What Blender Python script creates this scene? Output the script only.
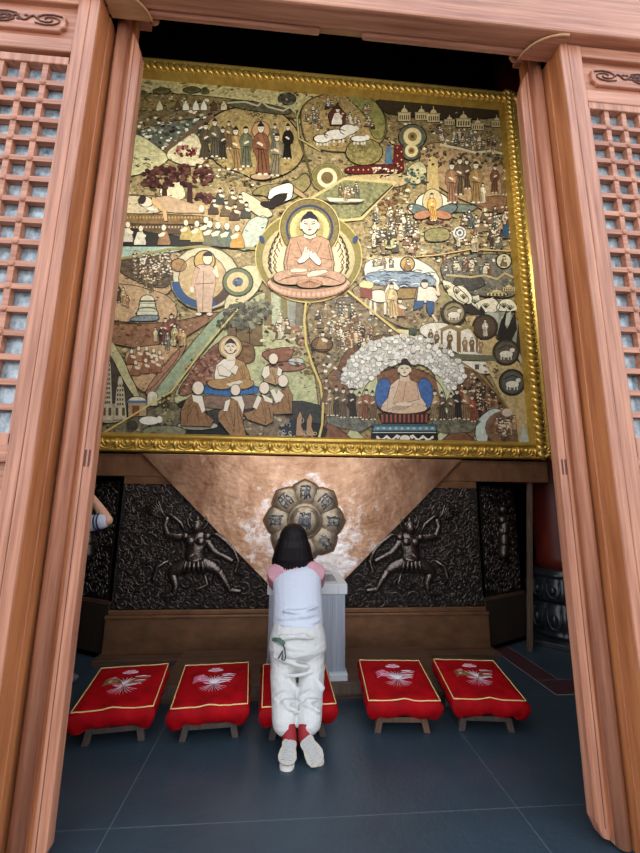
import bpy, bmesh, math, random
from mathutils import Vector, Matrix
random.seed(7)
for o in list(bpy.data.objects): bpy.data.objects.remove(o)
SC = bpy.context.scene
COL = SC.collection

# ------------------------------------------------------------------ camera
EYE = 1.5
FPX, PITCH, YAW, ROLL = 396.87, .1889, -.0796, .0108
def basis():
    F = Vector((-math.sin(YAW)*math.cos(PITCH), math.cos(YAW)*math.cos(PITCH), math.sin(PITCH)))
    r = Vector((math.cos(YAW), math.sin(YAW), 0)); u = r.cross(F)
    return r*math.cos(ROLL)+u*math.sin(ROLL), u*math.cos(ROLL)-r*math.sin(ROLL), F
RT, UP, FW = basis()
cam = bpy.data.cameras.new('camera'); camo = bpy.data.objects.new('camera', cam); COL.objects.link(camo)
cam.sensor_fit = 'HORIZONTAL'; cam.sensor_width = 36; cam.lens = FPX/640*36; cam.clip_start = .05; cam.clip_end = 200
m = Matrix((RT, UP, -FW)).transposed().to_4x4(); m.translation = (0, 0, EYE); camo.matrix_world = m
SC.camera = camo

# ------------------------------------------------------------------ world, added mural lights, exposure
w = bpy.data.worlds.new('sky'); SC.world = w; w.use_nodes = True
nt = w.node_tree; bg = nt.nodes['Background']
tc = nt.nodes.new('ShaderNodeTexCoord'); sx = nt.nodes.new('ShaderNodeSeparateXYZ'); nt.links.new(tc.outputs['Generated'], sx.inputs[0])
rp = nt.nodes.new('ShaderNodeValToRGB'); nt.links.new(sx.outputs['Z'], rp.inputs[0]); nt.links.new(rp.outputs[0], bg.inputs[0])
rp.color_ramp.elements[0].position = 0.0; rp.color_ramp.elements[0].color = (1.0, 1.0, 1.0, 1)
rp.color_ramp.elements[1].position = .7; rp.color_ramp.elements[1].color = (.72, .84, 1.0, 1)
bg.inputs[1].default_value = 1.9
def area(name, loc, target, size, sy, power, color):
    l = bpy.data.lights.new(name, 'AREA'); l.shape = 'RECTANGLE'; l.size = size; l.size_y = sy; l.energy = power; l.spread = 2.5; l.color = color
    o = bpy.data.objects.new(name, l); COL.objects.link(o); o.location = loc
    o.rotation_euler = (Vector(target)-Vector(loc)).to_track_quat('-Z', 'Y').to_euler(); return o
area('mural_fill', (-1.1, 2.25, 5.2), (-.8, 4.3, 4.7), 2.0, .25, 39, (1, .95, .86))  # unseen lights added above the door beam to brighten the mural evenly
area('mural_fill', (1.5, 2.25, 5.2), (1.2, 4.3, 4.7), 2.0, .25, 39, (1, .95, .86))
SC.view_settings.view_transform = 'Standard'; SC.view_settings.look = 'None'
SC.view_settings.exposure = 0.3; SC.view_settings.gamma = 1; SC.view_settings.use_curve_mapping = False

# ------------------------------------------------------------------ helpers
def lin(c):
    return tuple(((v/255)/12.92 if v <= 10.3 else (((v/255)+.055)/1.055)**2.4) for v in c[:3])
def ray(px, py): return FW + RT*((px-320)/FPX) + UP*((426.5-py)/FPX)
def atY(px, py, Y):
    d = ray(px, py); t = Y/d.y; return Vector((d.x*t, Y, EYE+d.z*t))
class MB:
    """collects faces, then becomes ONE mesh object"""
    def __init__(s): s.v = []; s.f = []; s.mi = []; s.c = []; s.sm = []
    def face(s, pts, col=None, mi=0, smooth=False):
        b = len(s.v); s.v += [tuple(p) for p in pts]; s.f.append(tuple(range(b, b+len(pts)))); s.mi.append(mi); s.c.append(col); s.sm.append(smooth)
    def mesh(s, vs, fs, col=None, mi=0, smooth=False):
        b = len(s.v); s.v += [tuple(p) for p in vs]
        for f in fs: s.f.append(tuple(b+i for i in f)); s.mi.append(mi); s.c.append(col); s.sm.append(smooth)
    def box(s, x0, x1, y0, y1, z0, z1, mi=0, M=None):
        vs = [Vector((x, y, z)) for z in (z0, z1) for y in (y0, y1) for x in (x0, x1)]
        if M: vs = [M @ v for v in vs]
        s.mesh(vs, [(0,2,3,1),(4,5,7,6),(0,1,5,4),(1,3,7,5),(3,2,6,7),(2,0,4,6)], mi=mi)
    def prism(s, pts, d, mi=0, col=None):
        """pts: planar loop of Vectors, d: extrusion vector"""
        n = len(pts); d = Vector(d); a = [Vector(p) for p in pts]; b = [p+d for p in a]
        s.mesh(a+b, [tuple(range(n))[::-1], tuple(range(n, 2*n))]+[(i, (i+1) % n, n+(i+1) % n, n+i) for i in range(n)], mi=mi, col=col)
    def tube(s, pts, r, seg=8, mi=0, flat=1.0, closed=False, up=None, smooth=True, cap=True):
        """r: number or list; cross-section r x r*flat"""
        pts = [Vector(p) for p in pts]; n = len(pts); rs = r if isinstance(r, (list, tuple)) else [r]*n
        vs = []; ref = up
        for i in range(n):
            if closed: t = pts[(i+1) % n]-pts[i-1]
            else: t = pts[min(i+1, n-1)]-pts[max(i-1, 0)]
            t = t.normalized() if t.length > 1e-9 else Vector((0, 0, 1))
            if ref is None: ref = Vector((0, 0, 1)) if abs(t.z) < .9 else Vector((1, 0, 0))
            a = ref - t*ref.dot(t)
            if a.length < 1e-6: a = t.orthogonal()
            a.normalize(); b = t.cross(a)
            if up is None: ref = a
            q = rs[i]; ra, rb = (q if isinstance(q, (tuple, list)) else (q*flat, q))
            for k in range(seg):
                th = 2*math.pi*k/seg; vs.append(pts[i]+a*(ra*math.cos(th))+b*(rb*math.sin(th)))
        fs = []
        for i in range(n if closed else n-1):
            j = (i+1) % n
            for k in range(seg): fs.append((i*seg+k, i*seg+(k+1) % seg, j*seg+(k+1) % seg, j*seg+k))
        if not closed and cap: fs += [tuple(range(seg))[::-1], tuple((n-1)*seg+k for k in range(seg))]
        s.mesh(vs, fs, mi=mi, smooth=smooth)
    def limb(s, pts, rs, seg=14, up=None):
        """rounded-end tube: hemispherical caps added"""
        pts = [Vector(p) for p in pts]; rs = [(q if isinstance(q, tuple) else (q, q)) for q in rs]
        def capd(p, q, d):
            m_ = min(q); return [(p+d*(m_*math.sin(a)), (q[0]*math.cos(a), q[1]*math.cos(a))) for a in (.5, 1.0, 1.4)]
        d0 = (pts[0]-pts[1]).normalized(); d1 = (pts[-1]-pts[-2]).normalized()
        A = capd(pts[0], rs[0], d0)[::-1]; B = capd(pts[-1], rs[-1], d1)
        s.tube([a[0] for a in A]+pts+[b[0] for b in B], [a[1] for a in A]+rs+[b[1] for b in B], seg, up=up)
    def ball(s, c, r, seg=12, rings=8, mi=0, M=None):
        r = r if isinstance(r, (tuple, list)) else (r, r, r); c = Vector(c); vs = []; fs = []
        for i in range(rings+1):
            p = math.pi*i/rings
            for k in range(seg):
                t = 2*math.pi*k/seg; v = Vector((r[0]*math.sin(p)*math.cos(t), r[1]*math.sin(p)*math.sin(t), r[2]*math.cos(p)))
                vs.append(c+(M @ v if M else v))
        for i in range(rings):
            for k in range(seg): fs.append((i*seg+k, (i+1)*seg+k, (i+1)*seg+(k+1) % seg, i*seg+(k+1) % seg))
        s.mesh(vs, fs, mi=mi, smooth=True)
    def lathe(s, prof, c, seg=40, mi=0, wob=None):
        vs = []; fs = []; n = len(prof)
        for k in range(seg):
            t = 2*math.pi*k/seg
            for r, z in prof:
                q = r*(1 if wob is None else wob(t, r, z)); vs.append(Vector((c[0]+q*math.cos(t), c[1]+q*math.sin(t), c[2]+z)))
        for k in range(seg):
            for i in range(n-1): fs.append((k*n+i, ((k+1) % seg)*n+i, ((k+1) % seg)*n+i+1, k*n+i+1))
        fs.append(tuple(k*n for k in range(seg))[::-1]); fs.append(tuple(k*n+n-1 for k in range(seg)))
        s.mesh(vs, fs, mi=mi, smooth=True)
    def build(s, name, mats, parent=None, kind=None, bevel=0, label=None, merge=False):
        off = Vector((0, 0, 0))
        if parent is not None:
            p = parent
            while p is not None: off += p.location; p = p.parent
        me = bpy.data.meshes.new(name); me.from_pydata([tuple(Vector(v)-off) for v in s.v], [], s.f)
        mats = mats if isinstance(mats, (list, tuple)) else [mats]
        for m_ in mats: me.materials.append(m_)
        me.polygons.foreach_set('material_index', s.mi); me.polygons.foreach_set('use_smooth', s.sm)
        if any(c is not None for c in s.c):
            ca = me.color_attributes.new('Col', 'FLOAT_COLOR', 'CORNER'); buf = []
            for f, c in zip(s.f, s.c): buf += list(c if c is not None else (1, 1, 1, 0))*len(f)
            ca.data.foreach_set('color', buf)
        me.update()
        if merge:
            b = bmesh.new(); b.from_mesh(me); bmesh.ops.remove_doubles(b, verts=b.verts, dist=1e-5); bmesh.ops.recalc_face_normals(b, faces=b.faces); b.to_mesh(me); b.free()
        o = bpy.data.objects.new(name, me); COL.objects.link(o)
        if parent is not None: o.parent = parent
        if kind: o['kind'] = kind
        if label: o['label'] = label
        if bevel:
            md = o.modifiers.new('bevel', 'BEVEL'); md.width = bevel; md.segments = 2; md.limit_method = 'ANGLE'
        return o
def remesh(o, vox, smooth=4):
    md = o.modifiers.new('remesh', 'REMESH'); md.mode = 'VOXEL'; md.voxel_size = vox; md.use_smooth_shade = True
    if smooth: s = o.modifiers.new('smooth', 'SMOOTH'); s.factor = .5; s.iterations = smooth
    return o
def thing(name, label, cat, loc=(0, 0, 0), rz=0, group=None):
    o = bpy.data.objects.new(name, None); COL.objects.link(o); o.location = loc; o.rotation_euler = (0, 0, rz); o.empty_display_size = .1
    o['label'] = label; o['category'] = cat
    if group: o['group'] = group
    return o
def setting(name, loc=(0, 0, 0)):
    o = bpy.data.objects.new(name, None); COL.objects.link(o); o.location = loc; o['kind'] = 'structure'; return o

# ------------------------------------------------------------------ materials
def mat(name, col, rough=.5, metal=0, noise=0, nscale=(5, 5, 5), detail=4, bump=0, bscale=None, col2=None, spec=.5, coat=0, trans=0, alpha=1, sheen=0):
    m_ = bpy.data.materials.new(name); m_.use_nodes = True; t = m_.node_tree; b = t.nodes['Principled BSDF']
    c = lin(col); b.inputs['Roughness'].default_value = rough; b.inputs['Metallic'].default_value = metal
    b.inputs['Specular IOR Level'].default_value = spec; b.inputs['Coat Weight'].default_value = coat
    b.inputs['Transmission Weight'].default_value = trans; b.inputs['Sheen Weight'].default_value = sheen
    b.inputs['Base Color'].default_value = (*c, 1)
    if noise or bump:
        tc = t.nodes.new('ShaderNodeTexCoord'); mp = t.nodes.new('ShaderNodeMapping'); mp.inputs['Scale'].default_value = nscale
        t.links.new(tc.outputs['Object'], mp.inputs[0])
        n = t.nodes.new('ShaderNodeTexNoise'); n.inputs['Scale'].default_value = 1; n.inputs['Detail'].default_value = detail; n.inputs['Roughness'].default_value = .65
        t.links.new(mp.outputs[0], n.inputs['Vector'])
        if noise:
            r = t.nodes.new('ShaderNodeValToRGB'); e = r.color_ramp.elements
            e[0].position = .5-.5*noise; e[1].position = .5+.5*noise
            c2 = lin(col2) if col2 else tuple(v*.45 for v in c)
            e[0].color = (*c2, 1); e[1].color = (*c, 1); t.links.new(n.outputs['Fac'], r.inputs[0]); t.links.new(r.outputs[0], b.inputs['Base Color'])
        if bump:
            src = n
            if bscale:
                mp2 = t.nodes.new('ShaderNodeMapping'); mp2.inputs['Scale'].default_value = bscale; t.links.new(tc.outputs['Object'], mp2.inputs[0])
                src = t.nodes.new('ShaderNodeTexNoise'); src.inputs['Scale'].default_value = 1; src.inputs['Detail'].default_value = detail; t.links.new(mp2.outputs[0], src.inputs['Vector'])
            bp = t.nodes.new('ShaderNodeBump'); bp.inputs['Strength'].default_value = bump; bp.inputs['Distance'].default_value = .02
            t.links.new(src.outputs['Fac'], bp.inputs['Height']); t.links.new(bp.outputs[0], b.inputs['Normal'])
    return m_
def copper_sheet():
    """hammered copper; rubbed foil and white glare painted pale round the foot of the medallion"""
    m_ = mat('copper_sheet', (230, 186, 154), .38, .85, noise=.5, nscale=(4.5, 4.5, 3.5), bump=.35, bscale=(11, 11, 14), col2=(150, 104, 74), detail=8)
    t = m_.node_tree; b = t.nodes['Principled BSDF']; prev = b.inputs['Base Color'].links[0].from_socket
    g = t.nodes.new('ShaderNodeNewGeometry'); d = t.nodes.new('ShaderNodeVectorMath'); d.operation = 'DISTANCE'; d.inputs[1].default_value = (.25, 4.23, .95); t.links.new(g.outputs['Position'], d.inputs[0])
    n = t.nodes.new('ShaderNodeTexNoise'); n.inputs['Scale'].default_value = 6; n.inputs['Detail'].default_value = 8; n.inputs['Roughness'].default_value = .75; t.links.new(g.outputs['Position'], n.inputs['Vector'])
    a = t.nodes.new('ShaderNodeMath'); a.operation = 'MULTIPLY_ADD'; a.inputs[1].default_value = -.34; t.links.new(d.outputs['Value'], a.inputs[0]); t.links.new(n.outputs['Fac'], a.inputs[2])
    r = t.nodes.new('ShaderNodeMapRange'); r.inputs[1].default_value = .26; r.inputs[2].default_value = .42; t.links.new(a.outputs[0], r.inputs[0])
    mi = t.nodes.new('ShaderNodeMix'); mi.data_type = 'RGBA'; mi.inputs['B'].default_value = (*lin((246, 236, 232)), 1)  # pale mix: worn foil plus the white daylight reflection, as colour
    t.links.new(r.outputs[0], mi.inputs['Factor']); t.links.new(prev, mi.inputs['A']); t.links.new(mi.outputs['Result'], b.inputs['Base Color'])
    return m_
W1, W2 = (214, 150, 120), (142, 84, 60)
M = {}
M['wood_v'] = mat('wood_upright', W1, .33, noise=.42, nscale=(34, 34, 1.3), detail=7, bump=.15, col2=W2)
M['wood_h'] = mat('wood_cross', W1, .40, noise=.42, nscale=(1.3, 34, 34), detail=7, bump=.15, col2=W2)
M['wood_pale'] = mat('wood_pale', (205, 160, 112), .5, noise=.5, nscale=(4, 20, 20), col2=(170, 115, 78))
M['wood_orange'] = mat('wood_orange', (204, 132, 82), .42, noise=.5, nscale=(26, 26, 1.6), bump=.1, col2=(146, 82, 48))
M['wood_groove'] = mat('wood_groove', (96, 52, 38), .6)
M['dark_wood'] = mat('dark_wood', (108, 78, 58), .5, noise=.6, nscale=(2, 14, 30), col2=(60, 42, 32))
M['side_wood'] = mat('side_board_wood', (58, 44, 36), .6, noise=.6, nscale=(8, 8, 2), col2=(36, 27, 22))
M['post_wood'] = mat('post_wood', (120, 98, 82), .6, noise=.6, nscale=(30, 30, 3), col2=(70, 54, 45))
M['stool_wood'] = mat('stool_wood', (96, 82, 76), .6, noise=.6, nscale=(30, 30, 6), col2=(56, 44, 40))
M['stool_wood_brown'] = mat('stool_wood_brown', (122, 92, 72), .6, noise=.6, nscale=(30, 30, 6), col2=(78, 54, 42))
M['glass'] = mat('window_glass', (198, 214, 222), .1, spec=.9, noise=.45, nscale=(17, 17, 13), col2=(62, 74, 84))  # opaque: sky reflection and dark hall behind are mottled into the colour
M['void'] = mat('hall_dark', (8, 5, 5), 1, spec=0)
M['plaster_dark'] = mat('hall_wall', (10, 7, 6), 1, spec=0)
M['gold'] = mat('gold_leaf', (236, 204, 112), .33, .62, noise=.5, nscale=(14, 14, 14), bump=.1, bscale=(40, 40, 40), col2=(206, 164, 72))
M['gold_flat'] = mat('gold_fillet', (200, 168, 74), .5, .4, noise=.6, nscale=(9, 9, 9), col2=(140, 100, 36))
M['bronze'] = mat('dark_bronze', (112, 102, 96), .36, .85, noise=.7, nscale=(12, 12, 12), bump=.3, bscale=(60, 60, 60), col2=(62, 55, 52))
M['bronze_flat'] = mat('dark_bronze_ground', (66, 59, 55), .42, .75, noise=.7, nscale=(30, 30, 30), bump=.8, bscale=(55, 55, 55), col2=(38, 34, 32))
M['bronze_polished'] = mat('polished_bronze', (132, 122, 116), .27, .9, noise=.7, nscale=(12, 12, 12), bump=.25, bscale=(50, 50, 50), col2=(80, 72, 68))
M['brown_metal'] = mat('brown_bronze', (156, 112, 80), .45, .5, noise=.8, nscale=(5, 5, 9), bump=.15, col2=(96, 66, 48))
M['ledge'] = mat('ledge_copper', (184, 136, 102), .42, .6, noise=.8, nscale=(7, 7, 4), bump=.15, col2=(104, 70, 48))
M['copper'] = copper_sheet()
M['medallion'] = mat('antique_brass', (204, 190, 168), .42, .7, noise=.7, nscale=(20, 20, 20), bump=.15, col2=(132, 108, 82))
M['glyph'] = mat('silvered_glyph', (150, 156, 160), .4, .6, noise=.7, nscale=(50, 50, 50), col2=(70, 74, 80))
M['steel'] = mat('brushed_steel', (176, 180, 190), .38, .75, noise=.4, nscale=(60, 60, 1.5), col2=(140, 146, 158))
M['white_lid'] = mat('white_painted_metal', (206, 208, 210), .4, spec=.4)
M['slot'] = mat('dark_slot', (60, 58, 50), .6)
M['red_velvet'] = mat('red_velvet', (182, 6, 20), .7, noise=.5, nscale=(9, 9, 9), bump=.3, bscale=(13, 13, 13), col2=(128, 2, 10), spec=.12)
M['piping'] = mat('pale_piping', (232, 196, 130), .6)
M['thread_white'] = mat('white_thread', (226, 206, 214), .6)
M['thread_pink'] = mat('pink_thread', (222, 130, 160), .6)
M['thread_green'] = mat('olive_thread', (140, 110, 62), .6)
M['skin'] = mat('skin', (222, 170, 142), .5)
M['hair'] = mat('dark_hair', (22, 12, 15), .5, noise=.6, nscale=(90, 90, 5), bump=.4, col2=(9, 5, 6), spec=.25)
M['shirt'] = mat('white_shirt', (206, 210, 222), .85, bump=.6, bscale=(9, 9, 15), spec=.2)
M['pink'] = mat('pink_sleeve', (206, 150, 160), .8, bump=.35, bscale=(12, 12, 18))
M['trousers'] = mat('white_trousers', (212, 210, 206), .85, bump=1, bscale=(9, 9, 19), spec=.2)
M['shoe_white'] = mat('white_shoe', (204, 198, 188), .6)
M['sole'] = mat('pale_sole', (182, 174, 160), .6, bump=.3, bscale=(90, 90, 40))
M['sock'] = mat('red_sock', (150, 26, 34), .7)
M['green'] = mat('green_plastic', (66, 104, 84), .5)
M['ink'] = mat('grey_print', (176, 180, 194), .8)
M['black'] = mat('black_cloth', (22, 22, 28), .7)
M['navy'] = mat('navy_stripe', (44, 58, 96), .7)
M['denim'] = mat('dark_denim', (44, 44, 60), .8)
M['grey_shoe'] = mat('grey_shoe', (112, 106, 118), .7)
M['red_lacquer'] = mat('red_lacquer', (112, 36, 20), .5, noise=.4, nscale=(3, 3, 1), col2=(84, 18, 10))
M['black_stone'] = mat('black_stone', (44, 48, 54), .3, noise=.5, nscale=(9, 9, 9), col2=(26, 29, 34))
M['red_stone'] = mat('maroon_stone', (84, 50, 56), .4, noise=.6, nscale=(16, 16, 16), col2=(58, 36, 44))
M['court'] = mat('bounce_paving', (176, 170, 160), .8, noise=.5, nscale=(2, 2, 2), col2=(150, 144, 134))
def painted():
    m_ = bpy.data.materials.new('painted_relief'); m_.use_nodes = True; t = m_.node_tree; b = t.nodes['Principled BSDF']
    b.inputs['Roughness'].default_value = .5; b.inputs['Specular IOR Level'].default_value = .3
    at = t.nodes.new('ShaderNodeAttribute'); at.attribute_name = 'Col'
    tc = t.nodes.new('ShaderNodeTexCoord')
    n = t.nodes.new('ShaderNodeTexNoise'); n.inputs['Scale'].default_value = 24; n.inputs['Detail'].default_value = 7; n.inputs['Roughness'].default_value = .7
    t.links.new(tc.outputs['Object'], n.inputs['Vector'])
    a = t.nodes.new('ShaderNodeMath'); a.operation = 'SUBTRACT'; a.inputs[1].default_value = .5; t.links.new(n.outputs['Fac'], a.inputs[0])
    k = t.nodes.new('ShaderNodeMath'); k.operation = 'MULTIPLY'; t.links.new(a.outputs[0], k.inputs[0]); t.links.new(at.outputs['Alpha'], k.inputs[1])
    q = t.nodes.new('ShaderNodeMath'); q.operation = 'MULTIPLY_ADD'; q.inputs[1].default_value = 4.6; q.inputs[2].default_value = 1; q.use_clamp = False; t.links.new(k.outputs[0], q.inputs[0])
    mx = t.nodes.new('ShaderNodeVectorMath'); mx.operation = 'SCALE'; t.links.new(at.outputs['Color'], mx.inputs[0]); t.links.new(q.outputs[0], mx.inputs['Scale'])
    t.links.new(mx.outputs[0], b.inputs['Base Color'])
    bp = t.nodes.new('ShaderNodeBump'); bp.inputs['Strength'].default_value = .25; bp.inputs['Distance'].default_value = .01
    t.links.new(n.outputs['Fac'], bp.inputs['Height']); t.links.new(bp.outputs[0], b.inputs['Normal'])
    return m_
M['paint'] = painted()
def slate():
    m_ = mat('slate_floor', (58, 75, 86), .36, noise=.8, nscale=(3, 3, 3), bump=.12, bscale=(40, 40, 40), col2=(42, 55, 65), detail=7)
    t = m_.node_tree; b = t.nodes['Principled BSDF']; prev = b.inputs['Base Color'].links[0].from_socket
    g = t.nodes.new('ShaderNodeNewGeometry'); s = t.nodes.new('ShaderNodeSeparateXYZ'); t.links.new(g.outputs['Position'], s.inputs[0])
    outs = []
    for ax, off, per in (('X', -.785, 1.98), ('Y', 2.235, 1.136)):
        a = t.nodes.new('ShaderNodeMath'); a.operation = 'SUBTRACT'; a.inputs[1].default_value = off; t.links.new(s.outputs[ax], a.inputs[0])
        d = t.nodes.new('ShaderNodeMath'); d.operation = 'PINGPONG'; d.inputs[1].default_value = per/2; t.links.new(a.outputs[0], d.inputs[0])
        l = t.nodes.new('ShaderNodeMath'); l.operation = 'LESS_THAN'; l.inputs[1].default_value = .0026; t.links.new(d.outputs[0], l.inputs[0]); outs.append(l)
    mx = t.nodes.new('ShaderNodeMath'); mx.operation = 'MAXIMUM'; t.links.new(outs[0].outputs[0], mx.inputs[0]); t.links.new(outs[1].outputs[0], mx.inputs[1])
    mi = t.nodes.new('ShaderNodeMix'); mi.data_type = 'RGBA'; mi.inputs['B'].default_value = (*lin((88, 102, 110)), 1)
    t.links.new(mx.outputs[0], mi.inputs['Factor']); t.links.new(prev, mi.inputs['A']); t.links.new(mi.outputs['Result'], b.inputs['Base Color'])
    return m_
M['slate'] = slate()

# ------------------------------------------------------------------ the hall
XC = .2                                                         # axis of the altar and mural
def slab(name, x0, x1, y0, y1, z0, z1, mt, bevel=0):
    b = MB(); b.box(x0, x1, y0, y1, z0, z1); return b.build(name, mt, kind='structure', bevel=bevel)
slab('floor', -6, 6.4, -1.5, 5.6, -.12, 0, M['slate'])
slab('floor.001', -25, 25, -40, -1.5, -.3, -.02, M['court'])  # unseen ground behind the camera, added pale to bounce daylight
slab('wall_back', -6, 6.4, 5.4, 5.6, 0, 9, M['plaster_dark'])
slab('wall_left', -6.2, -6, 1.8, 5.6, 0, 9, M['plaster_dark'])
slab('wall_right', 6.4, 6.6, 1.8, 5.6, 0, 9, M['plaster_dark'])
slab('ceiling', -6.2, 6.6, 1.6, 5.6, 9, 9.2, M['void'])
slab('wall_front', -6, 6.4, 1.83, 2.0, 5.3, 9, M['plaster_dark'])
slab('wall_front.001', -6, -3.25, 1.83, 2.0, 0, 5.3, M['wood_v'])
slab('wall_front.002', 3.75, 6.4, 1.83, 2.0, 0, 5.3, M['wood_v'])
b = MB(); b.box(2.2, 2.40, 3.63, 4.6, 0, .004); b.box(2.2, 4.4, 3.37, 3.63, 0, .004); b.build('trim_3', M['red_stone'], kind='structure')
b = MB()
for (x0, x1, y0, y1) in ((2.194, 2.2, 3.37, 4.6), (2.4, 2.406, 3.63, 4.6), (2.2, 4.4, 3.364, 3.37), (2.4, 4.4, 3.63, 3.636), (2.2, 2.4, 3.626, 3.632)): b.box(x0, x1, y0, y1, 0, .0045)
b.build('trim_4', mat('pale_joint', (120, 116, 112), .7), kind='structure')

# ------------------------------------------------------------------ the doorway
b = MB(); b.box(-3.6, 4.1, 1.745, 1.86, 4.256, 5.4); b.build('trim_1', M['wood_h'], kind='structure', bevel=.012)
t2 = setting('trim_2', (XC, 1.9, 4.26))
b = MB(); b.box(-1.2, 0.125, 1.862, 1.905, 4.252, 4.52); b.build('hinge_rail', M['wood_h'], t2, bevel=.016)
b = MB(); b.box(.378, 1.68, 1.862, 1.905, 4.252, 4.52); b.build('hinge_rail', M['wood_h'], t2, bevel=.016)
b = MB(); b.box(.12, .385, 1.862, 1.90, 4.276, 4.52); b.build('infill_block', M['wood_pale'], t2)
for s, x in ((-1, -1.08), (1, 1.60)):
    b = MB(); x1 = x-s*.225                                      # pale quarter-round plate under the beam end
    pts = [Vector((x1+(x-x1)*(1-math.cos(a)), 1.905-.15*math.sin(a), 4.252)) for a in [math.pi*.5*k/12 for k in range(13)]]+[Vector((x, 1.905, 4.252))]
    b.prism(pts, (0, 0, -.012)); b.build('end_plate', M['wood_pale'] if s < 0 else M['wood_h'], t2)
    b = MB(); rim = [q+Vector((0, 0, -.012)) for q in pts[:-1]]; b.tube(rim, .008, 6); b.build('plate_edge', M['wood_pale'], t2)
    b = MB(); q = Vector((x-s*.20, 1.975, 4.352))                # little scroll that takes the pivot
    sp = [q+Vector((s*r*math.cos(a), 0, r*math.sin(a))) for a, r in [(k*.45, .030-.0014*k) for k in range(18)]]
    b.tube([q+Vector((s*.15, 0, .02)), q+Vector((s*.07, 0, .02))]+sp, .015, 8); b.box(min(x, x-s*.16), max(x, x-s*.16), 1.94, 2.06, 4.385, 4.52); b.build('scroll', M['wood_h'], t2)

def lattice_leaf(name, s, edge, rows_top, rows_bot, ex):
    """fixed leaf beside the opening; s = +1 when it extends towards +x; edge = its x at the opening"""
    root = setting(name, (edge+s*.55, 1.8, 0)); Y0 = 1.8
    X = lambda u: edge+s*u                                       # u runs away from the opening
    def bx(b, u0, u1, y0, y1, z0, z1): b.box(min(X(u0), X(u1)), max(X(u0), X(u1)), y0, y1, z0, z1)
    W = 1.12
    b = MB(); bx(b, 0, .05, Y0, 1.985, 0, 4.25); b.build('jamb', M['wood_v'], root, bevel=.006)
    b = MB(); bx(b, .0, .045, 1.99, 2.012, 0, 4.25); bx(b, -.006, .002, 1.905, 1.975, 0, 4.25); b.build('rebate_strip', M['wood_orange'], root, bevel=.004)
    b = MB(); bx(b, -.0015, .001, Y0+.012, 1.90, 0, 4.25); b.build('jamb_face', M['wood_orange'], root)  # thin sheet: shaded orange-brown of the jamb side put into its colour
    for u0, u1 in ((.053, .092+ex), (W-.092, W)):
        b = MB(); bx(b, u0, u1, Y0+.004, Y0+.07, .02, 4.25); b.build('stile', M['wood_v'], root, bevel=.006)
    for z0, z1 in ((4.17, 4.25), (3.845, 3.93), (1.655, 1.735), (1.33, 1.41), (.75, .83), (.06, .16)):
        b = MB(); bx(b, .09+ex, W-.09, Y0+.006, Y0+.068, z0, z1); b.build('rail', M['wood_h'], root, bevel=.008)
    b = MB()                                                     # moulded fillet round the lattice
    za, zb = rows_bot, rows_top
    for (u0, u1, z0, z1) in ((.09+ex, .104+ex, 1.73, zb+.05), (W-.104, W-.09, 1.73, zb+.05), (.09+ex, W-.09, zb, zb+.05), (.09+ex, W-.09, 1.73, za)):
        bx(b, u0, u1, Y0+.012, Y0+.075, z0, z1)
    b.build('fillet', M['wood_v'], root, bevel=.005)
    b = MB(); n = 8; rows = 17; pu = (W-.208-ex)/n; pz = (zb-za)/rows
    for i in range(1, n): u = .104+ex+pu*i; bx(b, u-.014, u+.014, Y0+.02, Y0+.052, za, zb)
    for j in range(1, rows):
        z = za+pz*j; bx(b, .104+ex, W-.104, Y0+.018, Y0+.050, z-.014, z+.014)
        for i in range(1, n): u = .104+ex+pu*i; b.ball((X(u), Y0+.018, z), (.017, .008, .017), 8, 5)
    b.build('lattice', M['wood_h'], root)
    b = MB(); bx(b, .1, W-.1, Y0+.056, Y0+.060, za-.02, zb+.02); b.build('pane', M['glass'], root)
    for z0, z1, cart in ((3.93, 4.17, True), (1.41, 1.655, False), (.83, 1.33, False), (.16, .75, False)):
        b = MB(); bx(b, .088, W-.088, Y0+.035, Y0+.055, z0, z1); p = b.build('panel', M['wood_h'], root)
        if cart:                                                 # raised cartouche with carved scrolls
            b = MB(); u0, u1, c0, c1 = .15+ex, W-.15, z0+.055, z1-.055; cc = .03
            pts = [(u0+cc, c0), (u1-cc, c0), (u1-cc*.6, c0+cc*.6), (u1, c0+cc), (u1, c1-cc), (u1-cc*.6, c1-cc*.6), (u1-cc, c1), (u0+cc, c1), (u0+cc*.6, c1-cc*.6), (u0, c1-cc), (u0, c0+cc), (u0+cc*.6, c0+cc*.6)]
            b.prism([Vector((X(u), Y0+.04, z)) for u, z in pts], (0, -.025, 0)); q = b.build('cartouche', M['wood_h'], root, bevel=.006)
            b = MB(); zc = (c0+c1)/2
            for uc, dr in ((.235+ex, 1), (W-.235, -1), (.47+ex, 1), (W-.47, -1)):
                for off, sg in ((0, 1), (math.pi, 1)):
                    pts = [Vector((X(uc+dr*(.012+.006*k)*math.cos(off+k*.62)*1.35), Y0+.013, zc+(.008+.0036*k)*math.sin(off+k*.62))) for k in range(10)]
                    b.tube(pts, .0045, 6)
                pts = [Vector((X(uc+dr*(.06+.018*k)), Y0+.013, zc+.022*math.sin(k*1.3)*(1-.06*k))) for k in range(9)]
                b.tube(pts, .005, 6)
                for k in range(7): a = k*.9; b.ball((X(uc+dr*(.12+.018*k)), Y0+.014, zc+.018*math.cos(k*2.1)), (.012, .005, .008), 6, 4)
            b.build('carving', M['wood_groove'], q)
    b = MB(); bx(b, W, W+.06, Y0, 1.985, 0, 4.25); b.build('jamb', M['wood_v'], root)
    b = MB(); bx(b, W+.06, W+1.1, 1.84, 1.98, 0, 4.25); b.build('outer_board', M['wood_v'], root)
    return root
lattice_leaf('door_1', -1, -1.095, 3.765, 1.785, .022)
lattice_leaf('door_4', 1, 1.572, 3.80, 1.835, .045)

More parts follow.
